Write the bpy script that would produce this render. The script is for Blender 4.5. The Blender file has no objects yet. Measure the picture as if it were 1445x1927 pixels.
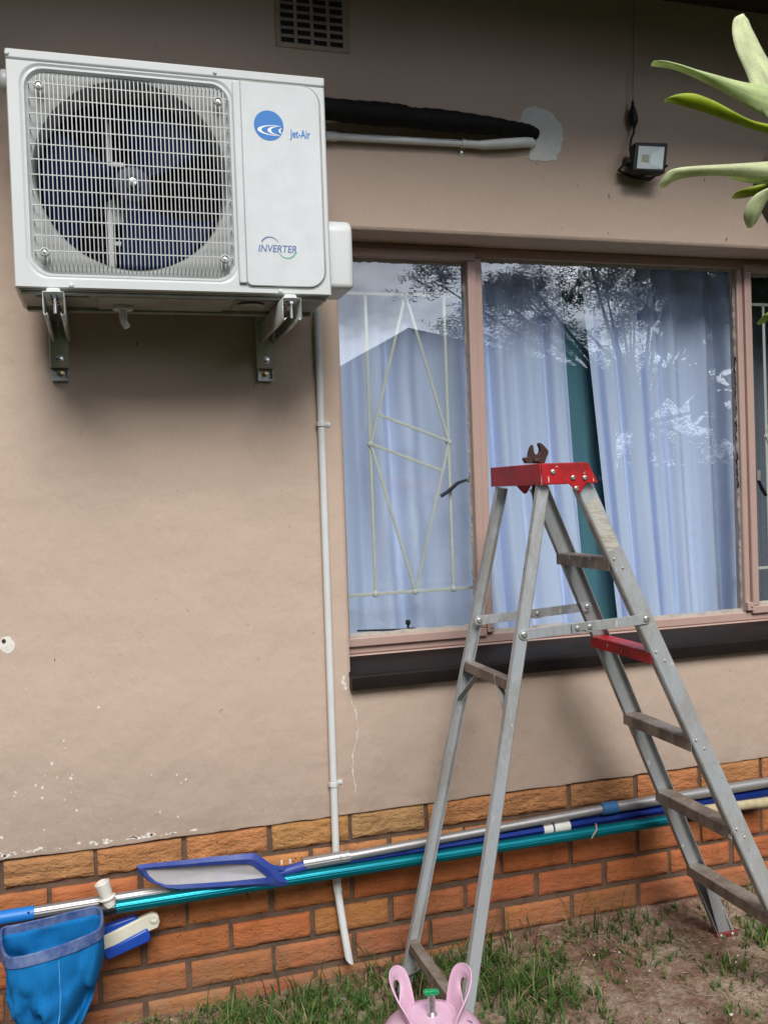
import bpy, bmesh, math, random
from mathutils import Vector, Matrix, noise
R = math.radians
C = bpy.context.scene.collection
random.seed(7)

# ------------------------------------------------------------------ camera
CAM = Vector((0.29805, -2.56468, 1.51939))
FPX = 1750.0; CX, CY = 722.5, 963.5
RX = Vector((0.95752891, 0.03973725, 0.28558596))      # world rows of the camera frame (right, up, forward)
RY = Vector((-0.28620878, 0.01086255, 0.9581057))
RZ = Vector((-0.03497029, 0.99915112, -0.02177436))
cd = bpy.data.cameras.new('camera'); cam = bpy.data.objects.new('camera', cd); C.objects.link(cam)
cam.matrix_world = Matrix(((RX[0], RX[1], -RX[2], CAM[0]), (RY[0], RY[1], -RY[2], CAM[1]), (RZ[0], RZ[1], -RZ[2], CAM[2]), (0, 0, 0, 1)))
cd.sensor_fit = 'VERTICAL'; cd.sensor_height = 36.0; cd.lens = 36.0 * FPX / 1927.0
cd.clip_start = 0.02; cd.clip_end = 900
bpy.context.scene.camera = cam

def P(px, py, Y=0.0):
    """point seen at photo pixel (px,py) on the vertical plane y=Y (measured survey of the place)"""
    d = (px - CX, -(py - CY), FPX)
    w = Vector((RX.dot(d), RY.dot(d), RZ.dot(d)))
    return CAM + w * ((Y - CAM.y) / w.y)

# ------------------------------------------------------------------ sky, sun, exposure
SUN_EL, SUN_AZ = 44.0, 6.0        # azimuth measured from straight out of the wall (-Y), positive towards -X
world = bpy.data.worlds.new("World"); bpy.context.scene.world = world; world.use_nodes = True
wn = world.node_tree.nodes; wl = world.node_tree.links; wn.clear()
wo = wn.new('ShaderNodeOutputWorld'); bg = wn.new('ShaderNodeBackground'); bg.inputs['Strength'].default_value = 0.06
sky = wn.new('ShaderNodeTexSky'); sky.sky_type = 'NISHITA'; sky.sun_disc = False
sd = Vector((-math.sin(R(SUN_AZ)) * math.cos(R(SUN_EL)), -math.cos(R(SUN_AZ)) * math.cos(R(SUN_EL)), math.sin(R(SUN_EL))))
sky.sun_elevation = R(SUN_EL); sky.sun_rotation = math.atan2(sd.x, sd.y)
tc = wn.new('ShaderNodeTexCoord'); mp = wn.new('ShaderNodeMapping'); mp.inputs['Scale'].default_value = (1, 1, 2.6)
nz = wn.new('ShaderNodeTexNoise'); nz.inputs['Scale'].default_value = 3.0; nz.inputs['Detail'].default_value = 8; nz.inputs['Roughness'].default_value = 0.6
cr = wn.new('ShaderNodeValToRGB'); cr.color_ramp.elements[0].position = 0.36; cr.color_ramp.elements[1].position = 0.58
nz2 = wn.new('ShaderNodeTexNoise'); nz2.inputs['Scale'].default_value = 5.0; nz2.inputs['Detail'].default_value = 6
cc = wn.new('ShaderNodeValToRGB'); cc.color_ramp.elements[0].color = (22, 24, 28, 1); cc.color_ramp.elements[1].color = (44, 46, 50, 1)
cc.color_ramp.elements[0].position = 0.3; cc.color_ramp.elements[1].position = 0.62
mx = wn.new('ShaderNodeMix'); mx.data_type = 'RGBA'
wl.new(tc.outputs['Generated'], mp.inputs['Vector']); wl.new(mp.outputs[0], nz.inputs['Vector']); wl.new(mp.outputs[0], nz2.inputs['Vector'])
wl.new(nz.outputs['Fac'], cr.inputs['Fac']); wl.new(nz2.outputs['Fac'], cc.inputs['Fac'])
wl.new(cr.outputs['Color'], mx.inputs['Factor']); wl.new(sky.outputs['Color'], mx.inputs['A']); wl.new(cc.outputs['Color'], mx.inputs['B'])
el = wn.new('ShaderNodeSeparateXYZ'); wl.new(tc.outputs['Generated'], el.inputs[0])
er = wn.new('ShaderNodeMapRange'); er.inputs['From Min'].default_value = 0.0; er.inputs['From Max'].default_value = 0.8; er.inputs['To Min'].default_value = 0.04
wl.new(el.outputs['Z'], er.inputs['Value'])
# sky and clouds boosted low over the garden, added for the left pane's reflection
dt = wn.new('ShaderNodeVectorMath'); dt.operation = 'DOT_PRODUCT'; wl.new(tc.outputs['Generated'], dt.inputs[0]); dt.inputs[1].default_value = (0.33, -0.92, 0.22)
bk_ = wn.new('ShaderNodeMapRange'); bk_.interpolation_type = 'SMOOTHSTEP'; bk_.inputs['From Min'].default_value = 0.962; bk_.inputs['From Max'].default_value = 0.99; bk_.inputs['To Max'].default_value = 1.6
wl.new(dt.outputs['Value'], bk_.inputs['Value'])
ad = wn.new('ShaderNodeMath'); wl.new(er.outputs[0], ad.inputs[0]); wl.new(bk_.outputs[0], ad.inputs[1])
for dv, f0, mxv in (((0.50, -0.85, 0.15), 0.965, 1.5), ((0.57, -0.79, 0.21), 0.975, 1.3)):      # two smaller sky boosts, added to sparkle through the mirrored tree
    d2 = wn.new('ShaderNodeVectorMath'); d2.operation = 'DOT_PRODUCT'; wl.new(tc.outputs['Generated'], d2.inputs[0]); d2.inputs[1].default_value = dv
    b2 = wn.new('ShaderNodeMapRange'); b2.interpolation_type = 'SMOOTHSTEP'; b2.inputs['From Min'].default_value = f0; b2.inputs['From Max'].default_value = 0.995; b2.inputs['To Max'].default_value = mxv
    wl.new(d2.outputs['Value'], b2.inputs['Value']); a2 = wn.new('ShaderNodeMath'); wl.new(ad.outputs[0], a2.inputs[0]); wl.new(b2.outputs[0], a2.inputs[1]); ad = a2
vm = wn.new('ShaderNodeVectorMath'); vm.operation = 'SCALE'; wl.new(mx.outputs['Result'], vm.inputs[0]); wl.new(ad.outputs[0], vm.inputs['Scale'])
wl.new(vm.outputs[0], bg.inputs['Color']); wl.new(bg.outputs[0], wo.inputs[0])
sl = bpy.data.lights.new('sun', 'SUN'); sl.energy = 5.0; sl.angle = R(30); sl.color = (1.0, 0.965, 0.92)
so = bpy.data.objects.new('sun', sl); C.objects.link(so); so.rotation_euler = sd.to_track_quat('Z', 'Y').to_euler()
sc = bpy.context.scene
sc.view_settings.view_transform = 'Standard'; sc.view_settings.look = 'None'; sc.view_settings.gamma = 1.0
sc.view_settings.exposure = -0.43
sc.cycles.max_bounces = 10; sc.cycles.transparent_max_bounces = 16

# ------------------------------------------------------------------ materials
def nodes(name):
    m = bpy.data.materials.new(name); m.use_nodes = True
    n = m.node_tree.nodes; l = m.node_tree.links; b = n['Principled BSDF']
    t = n.new('ShaderNodeTexCoord')
    return m, n, l, b, t
def ramp(n, stops):
    r = n.new('ShaderNodeValToRGB'); e = r.color_ramp.elements
    while len(e) < len(stops): e.new(0.5)
    for k, (p, c) in enumerate(stops):
        e[k].position = p; e[k].color = (c, c, c, 1) if isinstance(c, (int, float)) else (*c, 1)
    return r
def noisen(n, l, src, scale, detail=4, rough=0.55, vscale=None):
    x = n.new('ShaderNodeTexNoise'); x.inputs['Scale'].default_value = scale; x.inputs['Detail'].default_value = detail; x.inputs['Roughness'].default_value = rough
    if vscale:
        m = n.new('ShaderNodeMapping'); m.inputs['Scale'].default_value = vscale; l.new(src, m.inputs['Vector']); src = m.outputs[0]
    l.new(src, x.inputs['Vector']); return x.outputs['Fac']
def mixc(n, l, fac, a, b, mode='MIX'):
    x = n.new('ShaderNodeMix'); x.data_type = 'RGBA'; x.blend_type = mode
    for k, v in (('Factor', fac), ('A', a), ('B', b)):
        if hasattr(v, 'links') or hasattr(v, 'is_output'): l.new(v, x.inputs[k])
        elif k == 'Factor': x.inputs[k].default_value = v
        else: x.inputs[k].default_value = (*v, 1)
    return x.outputs['Result']
def bump(n, l, b, srcs):
    prev = None
    for h, st, d in srcs:
        x = n.new('ShaderNodeBump'); x.inputs['Strength'].default_value = st; x.inputs['Distance'].default_value = d
        l.new(h, x.inputs['Height'])
        if prev: l.new(prev, x.inputs['Normal'])
        prev = x.outputs[0]
    l.new(prev, b.inputs['Normal'])
def simple(name, col, rough=0.5, metal=0.0, dirt=None, dscale=12, damt=0.5, bs=None, spec=None, vscale=None):
    """plain colour broken up by a second colour in noise patches, slight bump"""
    m, n, l, b, t = nodes(name)
    b.inputs['Roughness'].default_value = rough; b.inputs['Metallic'].default_value = metal
    if spec is not None: b.inputs['Specular IOR Level'].default_value = spec
    src = t.outputs['Object']
    d = dirt if dirt else tuple(c * 0.8 for c in col)
    f = noisen(n, l, src, dscale, 6, 0.65, vscale)
    r = ramp(n, [(0.42, 0.0), (0.72, damt)]); l.new(f, r.inputs['Fac'])
    l.new(mixc(n, l, r.outputs['Color'], col, d), b.inputs['Base Color'])
    if bs: bump(n, l, b, [(noisen(n, l, src, bs[0], 4), bs[1], bs[2])])
    return m

def plaster_mat():
    m, n, l, b, t = nodes('painted_plaster'); s = t.outputs['Object']; b.inputs['Roughness'].default_value = 0.75
    b.inputs['Specular IOR Level'].default_value = 0.25
    c1 = mixc(n, l, noisen(n, l, s, 1.3, 5), (0.510, 0.390, 0.312), (0.550, 0.426, 0.345))
    r = ramp(n, [(0.62, 0.0), (0.80, 0.35)]); l.new(noisen(n, l, s, 5.0, 8, 0.7), r.inputs['Fac'])
    c2 = mixc(n, l, r.outputs['Color'], c1, (0.42, 0.30, 0.215))
    r2 = ramp(n, [(0.70, 0.0), (0.74, 0.6)]); l.new(noisen(n, l, s, 38.0, 3, 0.5), r2.inputs['Fac'])
    c3 = mixc(n, l, r2.outputs['Color'], c2, (0.36, 0.26, 0.20))
    l.new(c3, b.inputs['Base Color'])
    bump(n, l, b, [(noisen(n, l, s, 7, 4, 0.5), 0.45, 0.02), (noisen(n, l, s, 45, 6, 0.65, (1, 1, 0.5)), 0.55, 0.004), (noisen(n, l, s, 260, 3, 0.5), 0.25, 0.001)])
    return m
def brick_mat():
    m, n, l, b, t = nodes('face_brick'); s = t.outputs['Object']; b.inputs['Roughness'].default_value = 0.85
    b.inputs['Specular IOR Level'].default_value = 0.2
    a = n.new('ShaderNodeVertexColor'); a.layer_name = 'tint'
    r = ramp(n, [(0.3, 0.78), (0.7, 1.15)]); l.new(noisen(n, l, s, 14, 6, 0.7), r.inputs['Fac'])
    c = mixc(n, l, 1.0, a.outputs['Color'], r.outputs['Color'], 'MULTIPLY')
    v = n.new('ShaderNodeTexVoronoi'); v.inputs['Scale'].default_value = 75; l.new(s, v.inputs['Vector'])
    pr = ramp(n, [(0.10, 1.0), (0.20, 0.0)]); l.new(v.outputs['Distance'], pr.inputs['Fac'])
    gate = ramp(n, [(0.52, 0.0), (0.60, 1.0)]); l.new(noisen(n, l, s, 26, 2), gate.inputs['Fac'])
    pit = mixc(n, l, 1.0, pr.outputs['Color'], gate.outputs['Color'], 'MULTIPLY')
    c2 = mixc(n, l, pit, c, (0.05, 0.022, 0.012))
    st = ramp(n, [(0.66, 0.0), (0.8, 0.35)]); l.new(noisen(n, l, s, 6, 6, 0.7), st.inputs['Fac'])
    c3 = mixc(n, l, st.outputs['Color'], c2, (0.42, 0.34, 0.27))
    sp = n.new('ShaderNodeSeparateXYZ'); l.new(s, sp.inputs[0])
    lo = n.new('ShaderNodeMapRange'); lo.inputs['From Min'].default_value = 0.22; lo.inputs['From Max'].default_value = 0.02; l.new(sp.outputs['Z'], lo.inputs['Value'])
    sm = n.new('ShaderNodeMath'); sm.operation = 'MULTIPLY'; l.new(lo.outputs[0], sm.inputs[0])
    spl = ramp(n, [(0.35, 0.15), (0.62, 0.85)]); l.new(noisen(n, l, s, 11, 8, 0.75), spl.inputs['Fac']); l.new(spl.outputs['Color'], sm.inputs[1])
    c3 = mixc(n, l, sm.outputs[0], c3, (0.27, 0.155, 0.095))
    dr = ramp(n, [(0.60, 0.0), (0.70, 0.55)]); l.new(noisen(n, l, s, 9, 7, 0.7, (1, 1, 0.25)), dr.inputs['Fac'])
    c3 = mixc(n, l, dr.outputs['Color'], c3, (0.14, 0.065, 0.035))
    l.new(c3, b.inputs['Base Color'])
    iv = n.new('ShaderNodeInvert'); l.new(pit, iv.inputs['Color'])
    mus = noisen(n, l, s, 34, 6, 0.65, (0.8, 1, 1.9))
    w = n.new('ShaderNodeMath'); w.operation = 'MULTIPLY'; l.new(mus, w.inputs[0]); l.new(a.outputs['Alpha'], w.inputs[1])
    bump(n, l, b, [(w.outputs[0], 1.0, 0.016), (noisen(n, l, s, 160, 4, 0.6), 0.45, 0.0025), (iv.outputs[0], 0.6, 0.003)])
    return m
def alu_mat(name, base=(0.52, 0.55, 0.575), smear=(0.31, 0.295, 0.265), amt=0.75):
    m, n, l, b, t = nodes(name); s = t.outputs['Object']
    f = noisen(n, l, s, 9, 8, 0.72, (1, 1, 0.5)); r = ramp(n, [(0.44, 0.0), (0.58, amt)]); l.new(f, r.inputs['Fac'])
    c = mixc(n, l, r.outputs['Color'], base, smear)
    w = ramp(n, [(0.66, 0.0), (0.68, 0.85)]); l.new(noisen(n, l, s, 42, 5, 0.6, (1, 1, 0.45)), w.inputs['Fac'])
    c = mixc(n, l, w.outputs['Color'], c, (0.70, 0.67, 0.62))
    k = ramp(n, [(0.665, 0.0), (0.69, 0.8)]); l.new(noisen(n, l, s, 60, 6, 0.7, (1, 1, 0.7)), k.inputs['Fac'])
    c = mixc(n, l, k.outputs['Color'], c, (0.10, 0.085, 0.07))
    l.new(c, b.inputs['Base Color'])
    mt = n.new('ShaderNodeMath'); mt.operation = 'MULTIPLY_ADD'; l.new(r.outputs['Color'], mt.inputs[0]); mt.inputs[1].default_value = -0.25; mt.inputs[2].default_value = 0.40
    l.new(mt.outputs[0], b.inputs['Metallic'])
    rr = n.new('ShaderNodeMath'); rr.operation = 'MULTIPLY_ADD'; l.new(r.outputs['Color'], rr.inputs[0]); rr.inputs[1].default_value = 0.25; rr.inputs[2].default_value = 0.48
    l.new(rr.outputs[0], b.inputs['Roughness'])
    bump(n, l, b, [(noisen(n, l, s, 22, 5), 0.12, 0.004), (noisen(n, l, s, 120, 3, 0.5, (1, 1, 0.1)), 0.1, 0.001)])
    return m
def red_mat():
    m, n, l, b, t = nodes('worn_red_plastic'); s = t.outputs['Object']; b.inputs['Roughness'].default_value = 0.42
    r = ramp(n, [(0.47, 0.0), (0.66, 0.8)]); l.new(noisen(n, l, s, 13, 8, 0.7, (1, 1, 0.6)), r.inputs['Fac'])
    c = mixc(n, l, r.outputs['Color'], (0.50, 0.013, 0.017), (0.10, 0.018, 0.016))
    w = ramp(n, [(0.685, 0.0), (0.70, 1.0)]); l.new(noisen(n, l, s, 70, 4, 0.6, (1, 1, 0.6)), w.inputs['Fac'])
    c = mixc(n, l, w.outputs['Color'], c, (0.62, 0.50, 0.42))
    l.new(c, b.inputs['Base Color']); bump(n, l, b, [(noisen(n, l, s, 90, 4), 0.12, 0.001)])
    return m
def glass_mat():
    m, n, l, b, t = nodes('window_glass'); n.remove(b)
    o = n['Material Output']; tr = n.new('ShaderNodeBsdfTransparent'); tr.inputs['Color'].default_value = (0.90, 0.95, 0.95, 1)
    g = n.new('ShaderNodeBsdfGlossy'); g.inputs['Roughness'].default_value = 0.0
    fr = n.new('ShaderNodeFresnel'); ge = n.new('ShaderNodeNewGeometry'); mr = n.new('ShaderNodeMapRange'); mr.inputs['To Min'].default_value = 1.52; mr.inputs['To Max'].default_value = 1 / 1.52
    l.new(ge.outputs['Backfacing'], mr.inputs['Value']); l.new(mr.outputs[0], fr.inputs['IOR'])
    mu = n.new('ShaderNodeMath'); mu.operation = 'MULTIPLY'; mu.inputs[1].default_value = 3.3; mu.use_clamp = True
    mix = n.new('ShaderNodeMixShader'); l.new(fr.outputs[0], mu.inputs[0]); l.new(mu.outputs[0], mix.inputs[0])
    bp = n.new('ShaderNodeBump'); bp.inputs['Strength'].default_value = 0.02; bp.inputs['Distance'].default_value = 0.01
    l.new(noisen(n, l, t.outputs['Object'], 2.5, 2), bp.inputs['Height']); l.new(bp.outputs[0], g.inputs['Normal'])
    l.new(tr.outputs[0], mix.inputs[1]); l.new(g.outputs[0], mix.inputs[2]); l.new(mix.outputs[0], o.inputs[0])
    return m
def cloth_mat(name, col, trans=0.15):
    m, n, l, b, t = nodes(name); s = t.outputs['Object']; b.inputs['Roughness'].default_value = 0.95; b.inputs['Specular IOR Level'].default_value = 0.1
    c = mixc(n, l, noisen(n, l, s, 4, 4, 0.6, (1, 1, 0.3)), tuple(x * 0.92 for x in col), tuple(min(1, x * 1.06) for x in col))
    l.new(c, b.inputs['Base Color']); bump(n, l, b, [(noisen(n, l, s, 400, 2), 0.2, 0.0008)])
    return m
def soil_mat():
    m, n, l, b, t = nodes('soil'); s = t.outputs['Object']; b.inputs['Roughness'].default_value = 0.95; b.inputs['Specular IOR Level'].default_value = 0.1
    r = ramp(n, [(0.28, (0.13, 0.070, 0.045)), (0.46, (0.30, 0.185, 0.130)), (0.64, (0.54, 0.42, 0.325))]); l.new(noisen(n, l, s, 5.5, 10, 0.72), r.inputs['Fac'])
    r2 = ramp(n, [(0.4, 0.6), (0.65, 1.15)]); l.new(noisen(n, l, s, 60, 8, 0.75), r2.inputs['Fac'])
    c = mixc(n, l, 1.0, r.outputs['Color'], r2.outputs['Color'], 'MULTIPLY')
    sp = n.new('ShaderNodeSeparateXYZ'); gp = n.new('ShaderNodeNewGeometry'); l.new(gp.outputs['Position'], sp.inputs[0])
    fr = n.new('ShaderNodeMapRange'); fr.inputs['From Min'].default_value = -0.66; fr.inputs['From Max'].default_value = -1.0; l.new(sp.outputs['Y'], fr.inputs['Value'])
    xa = n.new('ShaderNodeMapRange'); xa.inputs['From Min'].default_value = 2.7; xa.inputs['From Max'].default_value = 3.2; l.new(sp.outputs['X'], xa.inputs['Value'])
    xb = n.new('ShaderNodeMapRange'); xb.inputs['From Min'].default_value = 0.1; xb.inputs['From Max'].default_value = -0.3; l.new(sp.outputs['X'], xb.inputs['Value'])
    m1 = n.new('ShaderNodeMath'); m1.operation = 'MAXIMUM'; l.new(xa.outputs[0], m1.inputs[0]); l.new(xb.outputs[0], m1.inputs[1])
    m2 = n.new('ShaderNodeMath'); m2.operation = 'MAXIMUM'; l.new(m1.outputs[0], m2.inputs[0]); l.new(fr.outputs[0], m2.inputs[1])
    c = mixc(n, l, m2.outputs[0], c, (0.030, 0.042, 0.016))      # lawn outside the view, made dark and close to cut bounce light
    l.new(c, b.inputs['Base Color'])
    bump(n, l, b, [(noisen(n, l, s, 30, 8, 0.7), 0.8, 0.02), (noisen(n, l, s, 180, 4, 0.7), 0.7, 0.004)])
    return m
def attr_mat(name, rough=0.6, spec=0.3, trans=0.0):
    m, n, l, b, t = nodes(name); a = n.new('ShaderNodeVertexColor'); a.layer_name = 'tint'
    l.new(a.outputs['Color'], b.inputs['Base Color']); b.inputs['Roughness'].default_value = rough; b.inputs['Specular IOR Level'].default_value = spec
    if trans:
        o = n['Material Output']; tl = n.new('ShaderNodeBsdfTranslucent'); l.new(a.outputs['Color'], tl.inputs['Color'])
        mi = n.new('ShaderNodeMixShader'); mi.inputs[0].default_value = trans
        l.new(b.outputs[0], mi.inputs[1]); l.new(tl.outputs[0], mi.inputs[2]); l.new(mi.outputs[0], o.inputs[0])
    return m

M = {}
M['plaster'] = plaster_mat(); M['brick'] = brick_mat(); M['glass'] = glass_mat(); M['soil'] = soil_mat(); M['red'] = red_mat()
M['mortar'] = simple('mortar', (0.135, 0.082, 0.054), 0.95, 0, (0.055, 0.038, 0.03), 18, 0.8, (120, 0.6, 0.004))
M['patch'] = simple('cement_patch', (0.66, 0.67, 0.64), 0.9, 0, (0.54, 0.54, 0.50), 14, 0.7, (70, 0.4, 0.003))
M['chip'] = simple('flaked_white', (0.78, 0.75, 0.70), 0.9, 0, (0.62, 0.55, 0.47), 60, 0.8, (90, 0.3, 0.002))
M['frame'] = simple('pink_brown_paint', (0.45, 0.305, 0.265), 0.5, 0, (0.40, 0.29, 0.24), 14, 0.6, (60, 0.15, 0.002))
M['putty'] = simple('old_putty', (0.36, 0.33, 0.29), 0.8, 0, (0.22, 0.20, 0.17), 40, 0.9, (90, 0.3, 0.003))
M['sill'] = simple('dark_brown_gloss_paint', (0.009, 0.006, 0.0055), 0.5, 0, (0.017, 0.011, 0.009), 9, 0.7, (25, 0.12, 0.004), .2)
M['soffit'] = simple('soffit_board', (0.055, 0.035, 0.034), 0.8, 0, (0.035, 0.025, 0.024), 5, 0.6)
M['roof'] = simple('roof_sheet', (0.14, 0.12, 0.115), 0.7, 0, (0.09, 0.08, 0.08), 3, 0.6)
M['vent'] = simple('painted_air_brick', (0.40, 0.31, 0.25), 0.85, 0, (0.30, 0.22, 0.18), 20, 0.6)
M['black'] = simple('black', (0.006, 0.006, 0.007), 0.55)
M['void'] = simple('dark_inside', (0.012, 0.012, 0.013), 0.9)
M['room'] = simple('room_wall', (0.25, 0.25, 0.25), 0.9)
M['curtain_blue'] = cloth_mat('pale_blue_curtain_cloth', (0.66, 0.73, 0.97))
M['curtain_teal'] = cloth_mat('teal_curtain_cloth', (0.10, 0.23, 0.28))
M['curtain_grey'] = cloth_mat('shade_grey_curtain_cloth', (0.20, 0.21, 0.25))  # grey puts the dimness of the room into the cloth colour
M['bar'] = simple('cream_bar_paint', (0.66, 0.65, 0.58), 0.45)
M['acwhite'] = simple('white_enamel', (0.60, 0.625, 0.625), 0.38, 0, (0.55, 0.57, 0.565), 3, 0.5, (30, 0.02, 0.002))
M['acgrille'] = simple('grey_white_grille', (0.56, 0.575, 0.565), 0.45, 0, (0.48, 0.49, 0.48), 8, 0.5)
M['acpanel'] = simple('gloss_white_panel', (0.62, 0.65, 0.655), 0.22)
M['pan'] = simple('galvanised_pan', (0.35, 0.36, 0.33), 0.55, 0.25, (0.20, 0.195, 0.16), 9, 0.8, (25, 0.2, 0.006))
M['fan'] = simple('dark_blue_fan_plastic', (0.0015, 0.009, 0.050), 0.6, 0, (0.001, 0.004, 0.022), 6, 0.6, None, .15)
M['fanhub'] = simple('fan_hub_plastic', (0.014, 0.018, 0.055), 0.5)
M['coil'] = simple('condenser_coil', (0.003, 0.003, 0.0035), 0.8)
M['galv'] = simple('galvanised_bracket_steel', (0.50, 0.52, 0.50), 0.42, 0.55, (0.36, 0.38, 0.36), 15, 0.7, (60, 0.1, 0.001))
M['zinc'] = simple('bright_zinc_bolt', (0.72, 0.73, 0.72), 0.25, 0.9)
M['brass'] = simple('brassy_bolt', (0.55, 0.45, 0.20), 0.3, 0.9)
M['pvc'] = simple('white_pvc', (0.68, 0.70, 0.70), 0.38, 0, (0.58, 0.58, 0.55), 8, 0.6, (30, 0.05, 0.001))
M['logoblue'] = simple('logo_blue_print', (0.012, 0.17, 0.52), 0.3); M['logogreen'] = simple('logo_green_print', (0.11, 0.42, 0.24), 0.3)
M['logopurple'] = simple('logo_slate_blue_print', (0.10, 0.16, 0.38), 0.3); M['logowhite'] = simple('logo_white_print', (0.82, 0.84, 0.85), 0.3)
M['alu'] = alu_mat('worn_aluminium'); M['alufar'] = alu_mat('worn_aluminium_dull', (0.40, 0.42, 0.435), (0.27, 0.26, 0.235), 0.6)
M['tread'] = alu_mat('dirty_tread', (0.34, 0.295, 0.255), (0.18, 0.135, 0.105), 0.95)
M['darkred'] = simple('muddy_red_foot', (0.16, 0.012, 0.014), 0.7, 0, (0.14, 0.08, 0.055), 30, 0.9)
M['rivet'] = simple('rivet_steel', (0.62, 0.60, 0.55), 0.35, 0.7, (0.30, 0.26, 0.22), 80, 0.8)
M['sticker'] = simple('torn_label_paper', (0.55, 0.53, 0.48), 0.8, 0, (0.32, 0.27, 0.20), 70, 1.0, None, None, (0.4, 1, 3))
M['rust'] = simple('rusty_tool_steel', (0.075, 0.040, 0.032), 0.55, 0.4, (0.035, 0.020, 0.018), 45, 0.8, (120, 0.3, 0.002))
M['silver'] = simple('anodised_silver', (0.42, 0.41, 0.41), 0.40, 0.7, (0.30, 0.29, 0.28), 20, 0.6, (60, 0.1, 0.001), None, (0.2, 1, 1))
M['teal'] = simple('anodised_teal', (0.0, 0.20, 0.25), 0.32, 0.65, (0.0, 0.13, 0.17), 25, 0.7, None, None, (0.2, 1, 1))
M['dblue'] = simple('anodised_deep_blue', (0.010, 0.035, 0.25), 0.30, 0.6, (0.03, 0.06, 0.22), 25, 0.8, None, None, (0.2, 1, 1))
M['bluegrip'] = simple('bright_blue_grip', (0.008, 0.17, 0.55), 0.45)
M['navy'] = simple('navy_plastic', (0.018, 0.045, 0.26), 0.42, 0, (0.06, 0.09, 0.25), 22, 0.7, (90, 0.15, 0.001))
M['navyworn'] = simple('sun_bleached_navy_plastic', (0.035, 0.075, 0.24), 0.6, 0, (0.20, 0.27, 0.43), 18, 0.9, (110, 0.3, 0.001))
M['royal'] = simple('royal_blue_plastic', (0.008, 0.055, 0.36), 0.35, 0, (0.02, 0.08, 0.38), 15, 0.6)
M['cream'] = simple('aged_cream_plastic', (0.66, 0.64, 0.52), 0.5, 0, (0.55, 0.52, 0.40), 18, 0.6)
M['offwhite'] = simple('off_white_plastic', (0.68, 0.66, 0.60), 0.55, 0, (0.58, 0.53, 0.45), 25, 0.6)
M['net_grey'] = simple('dusty_grey_netting', (0.34, 0.34, 0.37), 0.9, 0, (0.44, 0.40, 0.38), 12, 0.7, (700, 0.3, 0.001))
M['stick'] = simple('mossy_cream_pipe', (0.50, 0.42, 0.26), 0.8, 0, (0.22, 0.18, 0.10), 22, 0.8, (50, 0.2, 0.002))
M['pink'] = simple('pink_painted_steel', (0.66, 0.42, 0.55), 0.34, 0, (0.60, 0.38, 0.49), 9, 0.5, (40, 0.05, 0.001))
M['green'] = simple('green_knob', (0.01, 0.27, 0.10), 0.35)
M['lens'] = simple('floodlight_reflector', (0.42, 0.48, 0.48), 0.2)
M['led'] = simple('led_chip', (0.34, 0.33, 0.25), 0.5)
M['grass'] = attr_mat('grass_blades', 0.55, 0.3, 0.25); M['leafy'] = attr_mat('fern_frond', 0.45, 0.35, 0.35); M['tree'] = attr_mat('tree_leaves', 0.6, 0.2, 0.2)
M['bark'] = simple('bark', (0.10, 0.08, 0.06), 0.9)
M['neigh'] = simple('neighbour_wall', (0.16, 0.14, 0.125), 0.9)
M['pebble'] = attr_mat('pebbles', 0.9, 0.1)

# blue net bag cloth: fine knit lines
def knit():
    m, n, l, b, t = nodes('blue_knit_netting'); s = t.outputs['Object']; b.inputs['Roughness'].default_value = 0.8; b.inputs['Specular IOR Level'].default_value = 0.15
    w = n.new('ShaderNodeTexWave'); w.inputs['Scale'].default_value = 95; w.inputs['Distortion'].default_value = 2.0; w.inputs['Detail'].default_value = 2; w.bands_direction = 'X'; l.new(s, w.inputs['Vector'])
    w2 = n.new('ShaderNodeTexWave'); w2.inputs['Scale'].default_value = 110; w2.inputs['Distortion'].default_value = 1.0; w2.bands_direction = 'Z'; l.new(s, w2.inputs['Vector'])
    c = mixc(n, l, w.outputs['Fac'], (0.004, 0.12, 0.36), (0.010, 0.20, 0.52))
    c = mixc(n, l, noisen(n, l, s, 14, 5), c, (0.006, 0.15, 0.40))
    l.new(c, b.inputs['Base Color']); bump(n, l, b, [(w.outputs['Fac'], 0.5, 0.001), (w2.outputs['Fac'], 0.35, 0.001), (noisen(n, l, s, 25, 4), 0.4, 0.006)])
    return m
M['knit'] = knit()

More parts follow.
